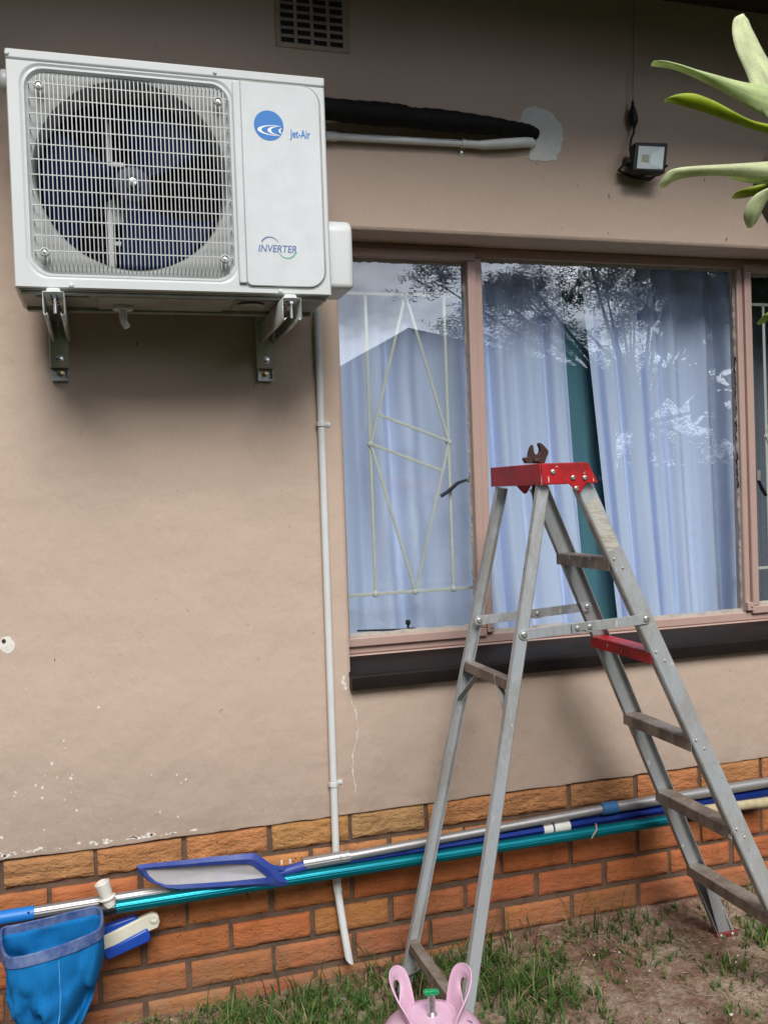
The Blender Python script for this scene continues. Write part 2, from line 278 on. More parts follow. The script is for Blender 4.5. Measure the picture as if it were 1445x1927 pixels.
# ------------------------------------------------------------------ mesh tools
def wloc(o):
    v = Vector((0, 0, 0))
    while o: v += o.location; o = o.parent
    return v
class MB:
    """collects shapes given in world coordinates and links them as ONE mesh object"""
    def __init__(s): s.v = []; s.f = []; s.c = None
    def add(s, vs, fs, T=None):
        k = len(s.v); s.v += [(T @ Vector(v)) if T else Vector(v) for v in vs]; s.f += [tuple(i + k for i in f) for f in fs]; return s
    def box(s, a, b, T=None):
        x0, y0, z0 = a; x1, y1, z1 = b
        return s.add([(x0, y0, z0), (x1, y0, z0), (x1, y1, z0), (x0, y1, z0), (x0, y0, z1), (x1, y0, z1), (x1, y1, z1), (x0, y1, z1)],
                     [(0, 3, 2, 1), (4, 5, 6, 7), (0, 1, 5, 4), (1, 2, 6, 5), (2, 3, 7, 6), (3, 0, 4, 7)], T)
    def tube(s, pts, r, n=12, caps=True, ry=None):
        pts = [Vector(p) for p in pts]; rs = r if isinstance(r, (list, tuple)) else [r] * len(pts)
        k0 = len(s.v); up = None
        for i, p in enumerate(pts):
            d = (pts[min(i + 1, len(pts) - 1)] - pts[max(i - 1, 0)]).normalized()
            if up is None: up = Vector((0, 0, 1)) if abs(d.z) < 0.9 else Vector((0, 1, 0))
            a = d.cross(up).normalized(); up = a.cross(d).normalized()
            for j in range(n):
                t = 2 * math.pi * j / n; s.v.append(p + a * math.cos(t) * rs[i] + up * math.sin(t) * rs[i] * (ry or 1))
        for i in range(len(pts) - 1):
            for j in range(n):
                q = k0 + i * n; s.f.append((q + j, q + (j + 1) % n, q + n + (j + 1) % n, q + n + j))
        if caps: s.f.append(tuple(k0 + j for j in range(n))[::-1]); s.f.append(tuple(k0 + (len(pts) - 1) * n + j for j in range(n)))
        return s
    def lathe(s, prof, n=32, o=(0, 0, 0), axis='Z', caps=True):
        k0 = len(s.v); o = Vector(o)
        for (r, h) in prof:
            for j in range(n):
                t = 2 * math.pi * j / n; a, b2 = r * math.cos(t), r * math.sin(t)
                s.v.append(o + Vector({'Z': (a, b2, h), 'Y': (a, h, b2), 'X': (h, a, b2)}[axis]))
        for i in range(len(prof) - 1):
            for j in range(n):
                q = k0 + i * n; s.f.append((q + j, q + (j + 1) % n, q + n + (j + 1) % n, q + n + j))
        if caps: s.f.append(tuple(k0 + j for j in range(n))[::-1]); s.f.append(tuple(k0 + (len(prof) - 1) * n + j for j in range(n)))
        return s
    def prism(s, pts, T, h):
        """2D outline extruded 0..h along local z, placed by matrix T"""
        n = len(pts); vs = [(x, y, 0) for x, y in pts] + [(x, y, h) for x, y in pts]
        return s.add(vs, [tuple(range(n))[::-1], tuple(range(n, 2 * n))] + [(i, (i + 1) % n, n + (i + 1) % n, n + i) for i in range(n)], T)
    def strip(s, rings, closed=False):
        k0 = len(s.v); n = len(rings[0])
        for r in rings: s.v += [Vector(p) for p in r]
        for i in range(len(rings) - 1):
            for j in range(n if closed else n - 1):
                q = k0 + i * n; s.f.append((q + j, q + (j + 1) % n, q + n + (j + 1) % n, q + n + j))
        return s
    def build(s, name, mat, parent=None, smooth=None, bevel=None, seg=2, solid=None, colors=None, kind=None, sub=0, merge=False):
        off = wloc(parent) if parent else Vector((0, 0, 0))
        if parent is None and s.v:
            xs = [v.x for v in s.v]; ys = [v.y for v in s.v]; zs = [v.z for v in s.v]
            off = Vector(((min(xs) + max(xs)) / 2, (min(ys) + max(ys)) / 2, min(zs)))
        me = bpy.data.meshes.new(name); me.from_pydata([v - off for v in s.v], [], s.f)
        bm = bmesh.new(); bm.from_mesh(me)
        if merge: bmesh.ops.remove_doubles(bm, verts=bm.verts, dist=1e-5)
        if not colors: bmesh.ops.recalc_face_normals(bm, faces=bm.faces)
        bm.to_mesh(me); bm.free()
        me.materials.append(mat)
        if colors:
            ca = me.color_attributes.new('tint', 'FLOAT_COLOR', 'CORNER'); k = 0
            for p, col in zip(me.polygons, colors):
                for _ in p.loop_indices: ca.data[k].color = col; k += 1
        if smooth is not None:
            me.polygons.foreach_set('use_smooth', [True] * len(me.polygons)); me.set_sharp_from_angle(angle=R(smooth))
        o = bpy.data.objects.new(name, me); C.objects.link(o)
        if parent: o.parent = parent
        else: o.location = off
        if solid:
            md = o.modifiers.new('solid', 'SOLIDIFY'); md.thickness = solid; md.offset = 0
        if sub: md = o.modifiers.new('sub', 'SUBSURF'); md.levels = sub; md.render_levels = sub
        if bevel:
            md = o.modifiers.new('bevel', 'BEVEL'); md.width = bevel; md.segments = seg; md.limit_method = 'ANGLE'; md.angle_limit = R(35); md.harden_normals = False
            if smooth is None: me.polygons.foreach_set('use_smooth', [True] * len(me.polygons)); me.set_sharp_from_angle(angle=R(60))
        if kind: o['kind'] = kind
        return o
def tag(o, label, cat, group=None):
    o['label'] = label; o['category'] = cat
    if group: o['group'] = group
    return o
def thing(name, loc, label, cat, group=None):
    o = bpy.data.objects.new(name, None); o.empty_display_size = 0.1; C.objects.link(o); o.location = loc
    return tag(o, label, cat, group)
def fbm(x, y, z=0): return noise.fractal(Vector((x, y, z)), 1.0, 2.0, 4)
def rrect(x0, y0, x1, y1, r, n=6):
    rs = r if isinstance(r, (list, tuple)) else [r] * 4; out = []
    for (cx, cy, a0, rr) in ((x1 - rs[0], y1 - rs[0], 0, rs[0]), (x0 + rs[1], y1 - rs[1], 90, rs[1]), (x0 + rs[2], y0 + rs[2], 180, rs[2]), (x1 - rs[3], y0 + rs[3], 270, rs[3])):
        for k in range(n + 1):
            a = R(a0 + 90 * k / n); out.append((cx + rr * math.cos(a), cy + rr * math.sin(a)))
    return out
WALLT = lambda Y: Matrix(((1, 0, 0, 0), (0, 0, -1, Y), (0, 1, 0, 0), (0, 0, 0, 1)))   # local x->X, y->Z, z->towards viewer (-Y)

# ------------------------------------------------------------------ ground
def gz(x, y):
    k_ = max(0, min(1, (x - 0.3) / 1.5)); base = 0.108 + 0.024 * k_
    near = (math.exp(y / 0.10) if y < 0 else 1) * (0.012 + 0.034 * k_)
    if y < -6: return base - 0.02
    return base + near + 0.016 * fbm(x * 2.2, y * 2.2) + 0.006 * fbm(x * 9, y * 9, 3)
def axis_samples(lo, flo, fhi, hi, step):
    out = []; x = flo
    while x <= fhi: out.append(x); x += step
    d = step
    while x < hi: out.append(x); d *= 1.35; x += d
    out.append(hi); d = step * 1.35; x = flo - d
    while x > lo: out.insert(0, x); d *= 1.35; x -= d
    out.insert(0, lo); return out
gx = axis_samples(-250, -0.3, 3.0, 250, 0.02); gy = axis_samples(-250, -1.6, 0.05, 60, 0.02)
g = MB(); g.v = [Vector((x, y, gz(x, y) if y < 0.05 else 0.1)) for y in gy for x in gx]; nx = len(gx)
g.f = [(j * nx + i, j * nx + i + 1, (j + 1) * nx + i + 1, (j + 1) * nx + i) for j in range(len(gy) - 1) for i in range(nx - 1)]
g.build('ground', M['soil'], smooth=180, kind='structure')

# ------------------------------------------------------------------ house: plaster wall, brick plinth, eave, window
OX0, OX1, OZ0, OZ1 = 0.948, 2.885, 1.000, 2.268      # window opening
ZB = 0.603                                           # lower edge of the plaster
house = thing('house', (1.2, 0, 0.13), 'beige plastered house wall with an orange brick base and a wide pinkish window', 'house')
w = MB()
def rect_ring(gx_, y): return [(OX0 - gx_, y, OZ0 - gx_), (OX1 + gx_, y, OZ0 - gx_), (OX1 + gx_, y, OZ1 + gx_), (OX0 - gx_, y, OZ1 + gx_)]
rr = 0.010
w.strip([rect_ring(rr, 0), rect_ring(rr * 0.45, 0.0022), rect_ring(0.0015, rr * 0.5), rect_ring(0, rr), rect_ring(0, 0.24)], closed=True)
X0, X1, ZT = -4.0, 6.0, 3.5
a, b_, c_, d_ = OX0 - rr, OX1 + rr, OZ0 - rr, OZ1 + rr
def q(x0, z0, x1, z1): w.add([(x0, 0, z0), (x1, 0, z0), (x1, 0, z1), (x0, 0, z1)], [(0, 1, 2, 3)])
q(X0, d_, a, ZT); q(a, d_, b_, ZT); q(b_, d_, X1, ZT); q(X0, c_, a, d_); q(b_, c_, X1, d_)
# lower band with a slightly wavering, rounded bottom edge
xs = [X0] + [-1 + i * 0.02 for i in range(251)] + [X1]
def eb(x): return ZB + 0.0035 * fbm(x * 6, 1.3) + 0.0025 * fbm(x * 21, 5.1)
w.strip([[(x, 0, c_) for x in xs], [(x, 0, eb(x) + 0.004) for x in xs], [(x, 0.002, eb(x)) for x in xs], [(x, 0.022, eb(x) - 0.001) for x in xs]])
w.build('plaster_wall', M['plaster'], house, smooth=30)
# back-up masonry so that no light leaks (behind plaster and bricks)
w = MB(); w.box((X0, 0.022, 0.0), (X1, 0.24, OZ0 - 0.03)); w.box((X0, 0.022, OZ0 - 0.03), (OX0 - 0.004, 0.24, OZ1 + 0.004)); w.box((OX1 + 0.004, 0.022, OZ0 - 0.03), (X1, 0.24, OZ1 + 0.004)); w.box((X0, 0.022, OZ1 + 0.004), (X1, 0.24, ZT))
w.build('mortar_bed', M['mortar'], house)
# brick plinth: every brick modelled with an uneven split face
bk = MB(); cols = []; rnd = random.Random(3)
for k in range(8):
    zt = 0.5975 - 0.0865 * k; hh = 0.0695
    for i in range(-8, 20):
        x0 = i * 0.2325 + (0.116 if k % 2 else 0) + 0.0065 + rnd.uniform(-.002, .002); x1 = x0 + 0.2195 + rnd.uniform(-.003, .002)
        z1 = zt + rnd.uniform(-.002, .0015); z0 = z1 - hh + rnd.uniform(-.002, .002)
        NX, NZ = 26, 9; yo = rnd.uniform(0.001, 0.006); amp = 0.0032 if k == 0 else 0.0013
        if x1 < -1.2 or x0 > 3.6: NX, NZ = 3, 3
        sd_ = rnd.uniform(0, 90); k0 = len(bk.v)
        for j in range(NZ + 1):
            for m_ in range(NX + 1):
                u, v = m_ / NX, j / NZ; x = x0 + (x1 - x0) * u; z = z0 + (z1 - z0) * v
                ed = min(u * (x1 - x0), (1 - u) * (x1 - x0), v * (z1 - z0), (1 - v) * (z1 - z0))
                y = yo + amp * noise.fractal(Vector((x * 22 + sd_, z * 48, k)), 0.9, 2.1, 4) + (0.006 * (1 - min(1, ed / 0.006)) ** 2)
                if ed == 0:
                    x += 0.0016 * noise.noise(Vector((x * 60, z * 60, sd_))); z += 0.0016 * noise.noise(Vector((x * 60, z * 60, sd_ + 5)))
                bk.v.append(Vector((x, y, z)))
        tone = rnd.random(); 
        if k == 0: base = [(0.49, 0.250, 0.105), (0.50, 0.240, 0.098), (0.47, 0.215, 0.088)][min(2, int(tone * 3))]
        elif k == 1: base = [(0.47, 0.205, 0.080), (0.41, 0.155, 0.058)][int(tone * 2)]
        else: base = [(0.40, 0.130, 0.046), (0.36, 0.110, 0.040), (0.42, 0.148, 0.052)][min(2, int(tone * 3))]
        col = tuple(c * rnd.uniform(0.9, 1.08) for c in base) + (1.0 if k == 0 else 0.45,)
        for j in range(NZ):
            for m_ in range(NX):
                p = k0 + j * (NX + 1) + m_; bk.f.append((p, p + 1, p + NX + 2, p + NX + 1)); cols.append(col)
        # sides
        per = [k0 + m_ for m_ in range(NX + 1)] + [k0 + j * (NX + 1) + NX for j in range(1, NZ + 1)] + [k0 + NZ * (NX + 1) + m_ for m_ in range(NX - 1, -1, -1)] + [k0 + j * (NX + 1) for j in range(NZ - 1, 0, -1)]
        q0 = len(bk.v); bk.v += [bk.v[p] + Vector((0, 0.03, 0)) for p in per]; n_ = len(per)
        for e in range(n_): bk.f.append((per[(e + 1) % n_], per[e], q0 + e, q0 + (e + 1) % n_)); cols.append(col)
bk.build('brick_plinth', M['brick'], house, smooth=50, colors=cols)
mt = MB()
mxs = [-1.4 + 0.012 * i for i in range(430)]; mzs = [0.02 + 0.012 * i for i in range(50)]
mt.strip([[(x, 0.0145 + 0.003 * fbm(x * 25, z * 25), z) for x in mxs] for z in mzs])
mt.build('mortar_joints', M['mortar'], house, smooth=180)

# eave: soffit, fascia and roof above
EV = 0.69
s_ = MB(); s_.box((X0, -EV, 3.030), (X1, 0.02, 3.042)); s_.build('soffit', M['soffit'], house)
s_ = MB(); s_.box((X0, -EV - 0.022, 3.005), (X1, -EV - 0.001, 3.20)); s_.build('fascia', M['soffit'], house, bevel=0.003)
s_ = MB(); s_.add([(X0, -EV - 0.08, 3.20), (X1, -EV - 0.08, 3.20), (X1, 3.5, 4.4), (X0, 3.5, 4.4), (X0, -EV - 0.08, 3.23), (X1, -EV - 0.08, 3.23), (X1, 3.5, 4.43), (X0, 3.5, 4.43)],
                  [(0, 1, 2, 3), (4, 5, 6, 7), (0, 1, 5, 4), (2, 3, 7, 6), (1, 2, 6, 5), (3, 0, 4, 7)]); s_.build('roof', M['roof'], house)
s_ = MB(); s_.box((X0, 3.2, 0), (X1, 3.3, 3.6)); s_.box((X0, 0.24, 0.3), (X1, 3.2, 0.32)); s_.box((X0, 0.24, 2.75), (X1, 3.2, 2.77)); s_.box((0.2, 0.24, 0.3), (0.22, 3.2, 2.77)); s_.box((4.2, 0.24, 0.3), (4.22, 3.2, 2.77))
s_.build('interior_room', M['room'], house)

# air brick with two columns of louvre slots
v0, v1 = P(524, 84), P(652, 96); VX0, VX1, VZ0, VZ1 = 0.797, 1.010, 2.760, 2.915
av = MB(); av.prism([(VX0, VZ0), (VX1, VZ0), (VX1, VZ1), (VX0, VZ1)], WALLT(0.0), 0.004)
avo = av.build('air_vent', M['vent'], house, bevel=0.002)
nslot = 6
for ci in range(4):
    xa = VX0 + 0.016 + ci * 0.0465
    s_ = MB()
    for r_ in range(nslot):
        z = VZ0 + 0.014 + r_ * 0.0225
        s_.box((xa, -0.0062, z), (xa + 0.036, -0.0042, z + 0.013))
    s_.build('vent_opening', M['void'], avo)
    l_ = MB()
    for r_ in range(nslot):
        z = VZ0 + 0.014 + r_ * 0.0225
        l_.add([(xa - .002, -0.0063, z + 0.016), (xa + 0.038, -0.0063, z + 0.016), (xa + 0.038, -0.013, z + 0.009), (xa - .002, -0.013, z + 0.009), (xa - .002, -0.0063, z + 0.013), (xa + 0.038, -0.0063, z + 0.013)], [(0, 1, 2, 3), (3, 2, 5, 4), (0, 3, 4), (1, 5, 2)])
    l_.build('louvre', M['vent'], avo)

# grey cement patch round the hole for the pipes
pp = [(981, 214), (985, 206), (996, 203), (1003, 199), (1014, 204), (1028, 207), (1040, 216), (1046, 226), (1054, 234), (1058, 243), (1057, 252), (1061, 262), (1056, 272), (1054, 282), (1047, 292), (1046, 303), (1036, 301), (1024, 305), (1012, 302), (1001, 303), (994, 297), (996, 284), (1000, 272), (992, 262), (990, 250), (983, 240), (976, 230)]
pq_ = []
for i in range(len(pp)):
    for t in (0, .25, .5, .75):
        x_ = pp[i][0] + (pp[(i + 1) % len(pp)][0] - pp[i][0]) * t; y_ = pp[i][1] + (pp[(i + 1) % len(pp)][1] - pp[i][1]) * t; pq_.append((x_ + 3.2 * noise.noise(Vector((x_ * .21, y_ * .21, 1))) + 1.2 * noise.noise(Vector((x_ * .9, y_ * .9, 4))), y_ + 3.2 * noise.noise(Vector((x_ * .21, y_ * .21, 7)))))
pts = [P(x, y) for x, y in pq_]; s_ = MB(); s_.prism([(p.x, p.z) for p in pts], WALLT(0.001), 0.0030); s_.build('cement_patch', M['patch'], house, bevel=0.0008)

# paint flakes, crack and screw hole
fl = MB(); rnd = random.Random(11)
def flake(px, py, rx, rz, n=9, h=0.0009):
    c = P(px, py); k = []
    for j in range(n):
        t = 2 * math.pi * j / n; e = rnd.uniform(0.55, 1.2); k.append((c.x + rx * e * math.cos(t), c.z + rz * e * math.sin(t)))
    fl.prism(k, WALLT(0.0003), h)
for px, py, s in ((98, 1437, 1.4), (134, 1464, 1.5), (136, 1458, 1.0), (68, 1478, 1.1), (80, 1483, 1.2), (80, 1502, 1.1), (30, 1491, 1.0), (28, 1498, .8), (108, 1463, .8), (85, 1460, .6), (134, 1491, .7), (145, 1525, 1.0), (122, 1505, .7), (186, 1331, 1.3), (50, 1296, .6), (120, 1249, .6), (121, 1394, .8), (124, 1408, .6), (286, 1458, .7), (333, 1458, .8), (350, 1466, 1.1), (341, 1473, .7), (302, 1528, .9), (335, 1537, .9), (84, 1562, .7), (4, 1577, 1.4), (258, 690, .01), (48, 1492, .5), (70, 1446, .5), (255, 1560, .5), (210, 1540, .4)):
    flake(px, py, 0.0028 * s, 0.0034 * s)
for _ in range(46):      # along the bottom edge of the plaster
    x = rnd.choice([rnd.uniform(0, 150), rnd.uniform(170, 260), rnd.uniform(255, 330), rnd.uniform(0, 60), rnd.uniform(150, 400)]); yb = 1613 - x * 0.134
    s = rnd.choice([0.5, 0.7, 1.0, 1.6]); flake(x, yb - rnd.uniform(0, 7 if x < 300 else 2), 0.0034 * s * rnd.uniform(.8, 2), 0.0026 * s)
for px, py in ((12, 1612), (20, 1608), (70, 1599), (78, 1596), (270, 1575), (282, 1574), (262, 1577), (365, 1562)): flake(px, py, .010, .0035)
for px, py in ((647, 1276), (649, 1288), (650, 1295), (645, 1283)): flake(px, py, 0.005, 0.007)
sp = [(0, 1205), (4, 1200), (12, 1198), (20, 1198), (23, 1204), (28, 1209), (29, 1216), (27, 1222), (21, 1228), (14, 1230), (5, 1225), (0, 1220)]
pts = [P(x, y) for x, y in sp]; fl.prism([(p.x, p.z) for p in pts], WALLT(0.0003), 0.0012)
fl.build('paint_flakes', M['chip'], house)
c = P(8, 1206); s_ = MB(); s_.lathe([(0.0052, -0.0012), (0.0048, -0.0035), (0.002, -0.0037)], 14, (c.x, 0, c.z), 'Y'); s_.build('rusty_screw_hole', M['rust'], house)
cr_ = [(657, 1300), (660, 1312), (662, 1322), (667, 1334), (670, 1344), (672, 1356), (674, 1368), (672, 1381), (671, 1394), (667, 1406), (664, 1418), (664, 1432), (663, 1444), (664, 1456), (667, 1470), (669, 1482), (667, 1496)]
s_ = MB(); pts = []
for i in range(len(cr_) - 1):
    for t in (0, .25, .5, .75): pts.append(P(cr_[i][0] + (cr_[i + 1][0] - cr_[i][0]) * t + rnd.uniform(-1, 1), cr_[i][1] + (cr_[i + 1][1] - cr_[i][1]) * t))
ww = [0.0007 + 0.0022 * abs(noise.noise(Vector((i * 0.35, 3, 1)))) * (1.6 if i < 20 or 38 < i < 52 else .7) for i in range(len(pts))]
s_.strip([[(p.x - w_, -0.0008, p.z), (p.x, -0.0016, p.z), (p.x + w_, -0.0008, p.z)] for p, w_ in zip(pts, ww)]); s_.build('wall_crack', M['chip'], house)
dk = MB()
for px, py, s in ((1145, 370, 1), (1144, 439, .6), (1366, 451, 1), (1325, 338, .9), (1145, 366, .6), (258, 648, .8), (925, 492, .4), (590, 1192, .4), (104, 1242, .7), (1086, 350, .4)):
    c = P(px, py); dk.prism([(c.x + .002 * s * math.cos(t) * rnd.uniform(.5, 1.3), c.z + .007 * s * math.sin(t) * rnd.uniform(.6, 1.2)) for t in [j * .9 for j in range(7)]], WALLT(0.0003), 0.0008)
dk.build('scuff_marks', M['rust'], house)

# ---- window (a part of the house): frame with sashes, panes, putty, handles, burglar bars
FY = 0.130
wf = MB()
def bar(x0, z0, x1, z1, y0=FY, y1=FY + 0.045): wf.box((x0, y0, z0), (x1, y1, z1))
bar(OX0, 2.236, OX1, OZ1 - .001); bar(OX0 + .001, 1.035, OX1, 1.064); bar(OX0, 1.0645, OX0 + .022, 2.2355); bar(1.418, 1.0645, 1.446, 2.2355); bar(2.378, 1.0645, 2.402, 2.2355); bar(OX1 - .022, 1.0645, OX1, 2.2355)
wf.box((OX0, FY - 0.008, 1.024), (OX1, FY + 0.03, 1.0345))
window = wf.build('window', M['frame'], house, bevel=0.004)
s_ = MB(); s_.strip([[(OX0 - .006, FY + .02, 1.036), (OX1 + .006, FY + .02, 1.036)], [(OX0 - .006, -0.022, 1.004), (OX1 + .006, -0.022, 1.004)], [(OX0 - .006, -0.030, 0.998), (OX1 + .006, -0.030, 0.998)], [(OX0 - .006, -0.030, 0.962), (OX1 + .006, -0.030, 0.962)], [(OX0 - .006, 0.02, 0.960), (OX1 + .006, 0.02, 0.960)]])
for X in (OX0 - .006, OX1 + .006): s_.add([(X, FY + .02, 1.036), (X, -0.022, 1.004), (X, -0.030, 0.998), (X, -0.030, 0.962), (X, 0.02, 0.960), (X, FY + .02, 0.960)], [(0, 1, 2, 3, 4, 5)])
s_.build('window_sill', M['sill'], house, bevel=0.002)
s_ = MB(); s_.box((OX0 + 0.001, FY + 0.0205, 0.90), (OX1, 0.235, 1.0335)); s_.build('inner_sill', M['putty'], house)
def sash(x0, x1, z0, z1, wd=0.027):
    f = MB(); y0, y1 = FY - 0.012, FY + 0.018
    f.box((x0, y0, z0), (x1, y1, z0 + wd)); f.box((x0, y0, z1 - wd), (x1, y1, z1)); f.box((x0, y0, z0 + wd), (x0 + wd, y1, z1 - wd)); f.box((x1 - wd, y0, z0 + wd), (x1, y1, z1 - wd))
    return f.build('casement_sash', M['frame'], window, bevel=0.003)
sash(OX0 + 0.004, 1.420, 1.058, 2.250); sash(2.401, OX1 - 0.004, 1.058, 2.250)
rnd = random.Random(5)
def putty(x0, x1, z0, z1):
    f = MB(); wd = 0.011
    for (a1, a2, b1, b2) in ((x0, x1, z0, z0), (x0, x1, z1, z1)):
        n_ = int((a2 - a1) / 0.01); sg = 1 if b1 == z0 else -1
        f.strip([[(a1 + (a2 - a1) * i / n_, FY + 0.010, b1) for i in range(n_ + 1)], [(a1 + (a2 - a1) * i / n_, FY + 0.0175, b1 + sg * (wd + 0.005 * fbm(i * .35, b1 * 9))) for i in range(n_ + 1)]])
    for X, sg in ((x0, 1), (x1, -1)):
        n_ = int((z1 - z0) / 0.01)
        f.strip([[(X, FY + 0.010, z0 + (z1 - z0) * i / n_) for i in range(n_ + 1)], [(X + sg * (0.006 + 0.005 * fbm(i * .35, X * 9)), FY + 0.0175, z0 + (z1 - z0) * i / n_) for i in range(n_ + 1)]])
    f.build('putty_line', M['putty'], window)
def pane(x0, x1, z0, z1):
    f = MB(); f.add([(x0, FY + 0.018, z0), (x1, FY + 0.018, z0), (x1, FY + 0.018, z1), (x0, FY + 0.018, z1)], [(0, 1, 2, 3)]); f.build('glass_pane', M['glass'], window)
for x0, x1, z0, z1 in ((OX0 + .03, 1.394, 1.084, 2.224), (1.445, 2.379, 1.063, 2.237), (2.427, 2.854, 1.084, 2.224)):
    putty(x0, x1, z0, z1); pane(x0 - .004, x1 + .004, z0 - .004, z1 + .004)
# crumbled black putty down the right edge of the middle pane
s_ = MB()
for i in range(34):
    z = 1.50 + 0.013 * i + rnd.uniform(-.004, .004)
    if 8 < i < 12: continue
    s_.tube([(2.372 + rnd.uniform(-.004, .001), FY + .012, z - .008), (2.370 + rnd.uniform(-.005, .002), FY + .010, z + .008)], rnd.uniform(.001, .0032), 6)
s_.build('cracked_seal', M['black'], window)
for X in (1.432, 2.391):
    s_ = MB(); s_.box((X - .011, FY - .0135, 1.070), (X + .011, FY - .0005, 1.098)); s_.tube([(X + .004, FY - .018, 1.085), (X + .004, FY - .012, 1.085)], .004, 8)
    s_.build('hinge', M['frame'], window, bevel=0.002)
def handle(px0, px1):       # bent handle lying behind the pane, pivot on the stile
    f = MB(); a0 = P(px0[0], px0[1], .165); b0 = P(px1[0], px1[1], .185)
    mid = a0.lerp(b0, .35) + Vector((0, 0, .008))
    f.tube([a0, mid, a0.lerp(b0, .7), b0], [.004, .0055, .0065, .0060], 10); f.build('window_handle', M['black'], window, smooth=60)
    f = MB(); f.tube([a0 + Vector((.014, -.004, -.004)), a0], [.009, .006], 10); f.box((a0.x + .004, .150, a0.z - .022), (a0.x + .018, .158, a0.z + .014)); f.build('handle_plate', M['putty'], window, bevel=0.002)
handle((878, 903), (829, 934)); handle((1417, 893), (1440, 932))
# casement stay on the bottom rail
f = MB(); a0 = P(672, 1187, .17); b0 = P(775, 1184, .17); f.tube([a0, b0], .0032, 8); f.tube([b0 + Vector((-.012, 0, -.002)), b0 + Vector((-.012, 0, .012)), b0 + Vector((-.012, 0, .020)), b0 + Vector((-.012, 0, .030))], [.006, .003, .009, .006], 10); f.box((b0.x - .028, .162, b0.z - .010), (b0.x + .012, .178, b0.z + .004)); f.build('window_stay', M['black'], window, bevel=.001)
f = MB(); f.box((b0.x + .000, .160, b0.z - .012), (b0.x + .034, .176, b0.z - .001)); f.build('stay_plate', M['putty'], window, bevel=.002)
# cream burglar bars behind the side panes
def burglar(x0, x1, flip=False):
    f = MB(); Y = 0.195; wd, th = 0.0050, 0.004
    X = (lambda x: x) if not flip else (lambda x: x0 + x1 - x)
    def flat(p, q_, w_=wd, y=Y):
        p = Vector((X(p[0]), y, p[1])); q_ = Vector((X(q_[0]), y, q_[1])); d = (q_ - p).normalized(); n_ = Vector((-d.z, 0, d.x)) * w_ / 1
        f.add([p - n_, p + n_, q_ + n_, q_ - n_] + [v + Vector((0, th, 0)) for v in (p - n_, p + n_, q_ + n_, q_ - n_)], [(0, 1, 2, 3), (4, 7, 6, 5), (0, 4, 5, 1), (1, 5, 6, 2), (2, 6, 7, 3), (3, 7, 4, 0)])
    L, Rr, T, B = 1.085, 1.342, 2.130, 1.204; mx_ = 1.214; mz = 1.668
    flat((OX0 + .01, B), (1.41, B)); flat((OX0 + .01, T), (1.41, T)); flat((L, B), (L, T)); flat((Rr, B), (Rr, T))
    for e in ((L, mz), (Rr, mz)):
        flat(e, (mx_, T), .0045, Y - .005); flat(e, (mx_, B), .0045, Y - .005)
    flat((1.113, 1.757), (Rr - .004, mz + .004), .0045, Y - .0095); flat((L + .004, mz - .002), (1.312, 1.579), .0045, Y - .0095)
    for e in ((L, mz), (Rr, mz), (mx_, B), (L, B), (Rr, B)): f.lathe([(.0, -.007), (.009, -.005), (.011, 0), (.009, .004)], 10, (X(e[0]), Y, e[1]), 'Y')
    f.build('burglar_bars', M['bar'], window, bevel=.0012)
burglar(0, 0); burglar(1.41, 2.41 + .013, True) if False else None
def shift_burglar():
    o = [o for o in bpy.data.objects if o.name.startswith('burglar_bars')][0]; c2 = o.copy(); C.objects.link(c2); c2.parent = o.parent; c2.location = o.location + Vector((1.4515, 0, 0)) 
shift_burglar()

# ------------------------------------------------------------------ curtains
def curtain(name, label, mat, xl, xr, z0, z1, Y, folds, amp, seed, left_edge=None, right_edge=None, group=None):
    rn = random.Random(seed); n = 300; rows = 26; k = MB(); ph = [rn.uniform(0, 6.28) for _ in range(6)]
    for j in range(rows + 1):
        t = j / rows; z = z1 + (z0 - z1) * t; ring = []
        L = left_edge(t) if left_edge else xl; Rg = right_edge(t) if right_edge else xr
        for i in range(n + 1):
            u = i / n; uu = u + 0.030 * math.sin(6.28 * u * 1.3 + ph[0]) + 0.020 * math.sin(6.28 * 3.1 * u + ph[1])
            am = amp * (0.55 + 0.45 * math.sin(6.28 * 1.7 * u + ph[2]) ** 2) * (0.75 + .25 * t)
            y = Y + am * math.sin(6.28 * folds * uu + 0.5 * math.sin(3 * t + ph[3])) + amp * .16 * math.sin(6.28 * folds * 2.1 * uu + ph[4] + t) + 0.004 * fbm(u * 20, t * 3, seed)
            ring.append((L + (Rg - L) * u + 0.35 * am * math.cos(6.28 * folds * uu), y, z))
        k.strip([ring]) if False else None
        k.v += [Vector(p) for p in ring]
    k.f = [(j * (n + 1) + i, j * (n + 1) + i + 1, (j + 1) * (n + 1) + i + 1, (j + 1) * (n + 1) + i) for j in range(rows) for i in range(n)]
    o = k.build(name, mat, smooth=180, solid=0.0012); return tag(o, label, 'curtain', group)
curtain('curtain', 'pale blue curtain left of the teal gap, filling the left pane too', M['curtain_blue'], .86, 1.93, .93, 2.30, .315, 9, .026, 2, None, lambda t: 1.824 + 0.030 * t + .050 * t * t)
curtain('curtain', 'pale blue curtain right of the teal gap, hanging in the middle pane', M['curtain_blue'], 1.95, 2.56, .93, 2.30, .300, 7, .028, 5, lambda t: 1.868 + 0.118 * t)
curtain('curtain', 'dark teal curtain showing in the gap between the two pale blue ones', M['curtain_teal'], 1.70, 2.30, .93, 2.31, .352, 5, .008, 9)
curtain('curtain', 'grey shaded curtain behind the barred pane at the right edge', M['curtain_grey'], 2.56, 3.15, .93, 2.30, .42, 5, .015, 12)

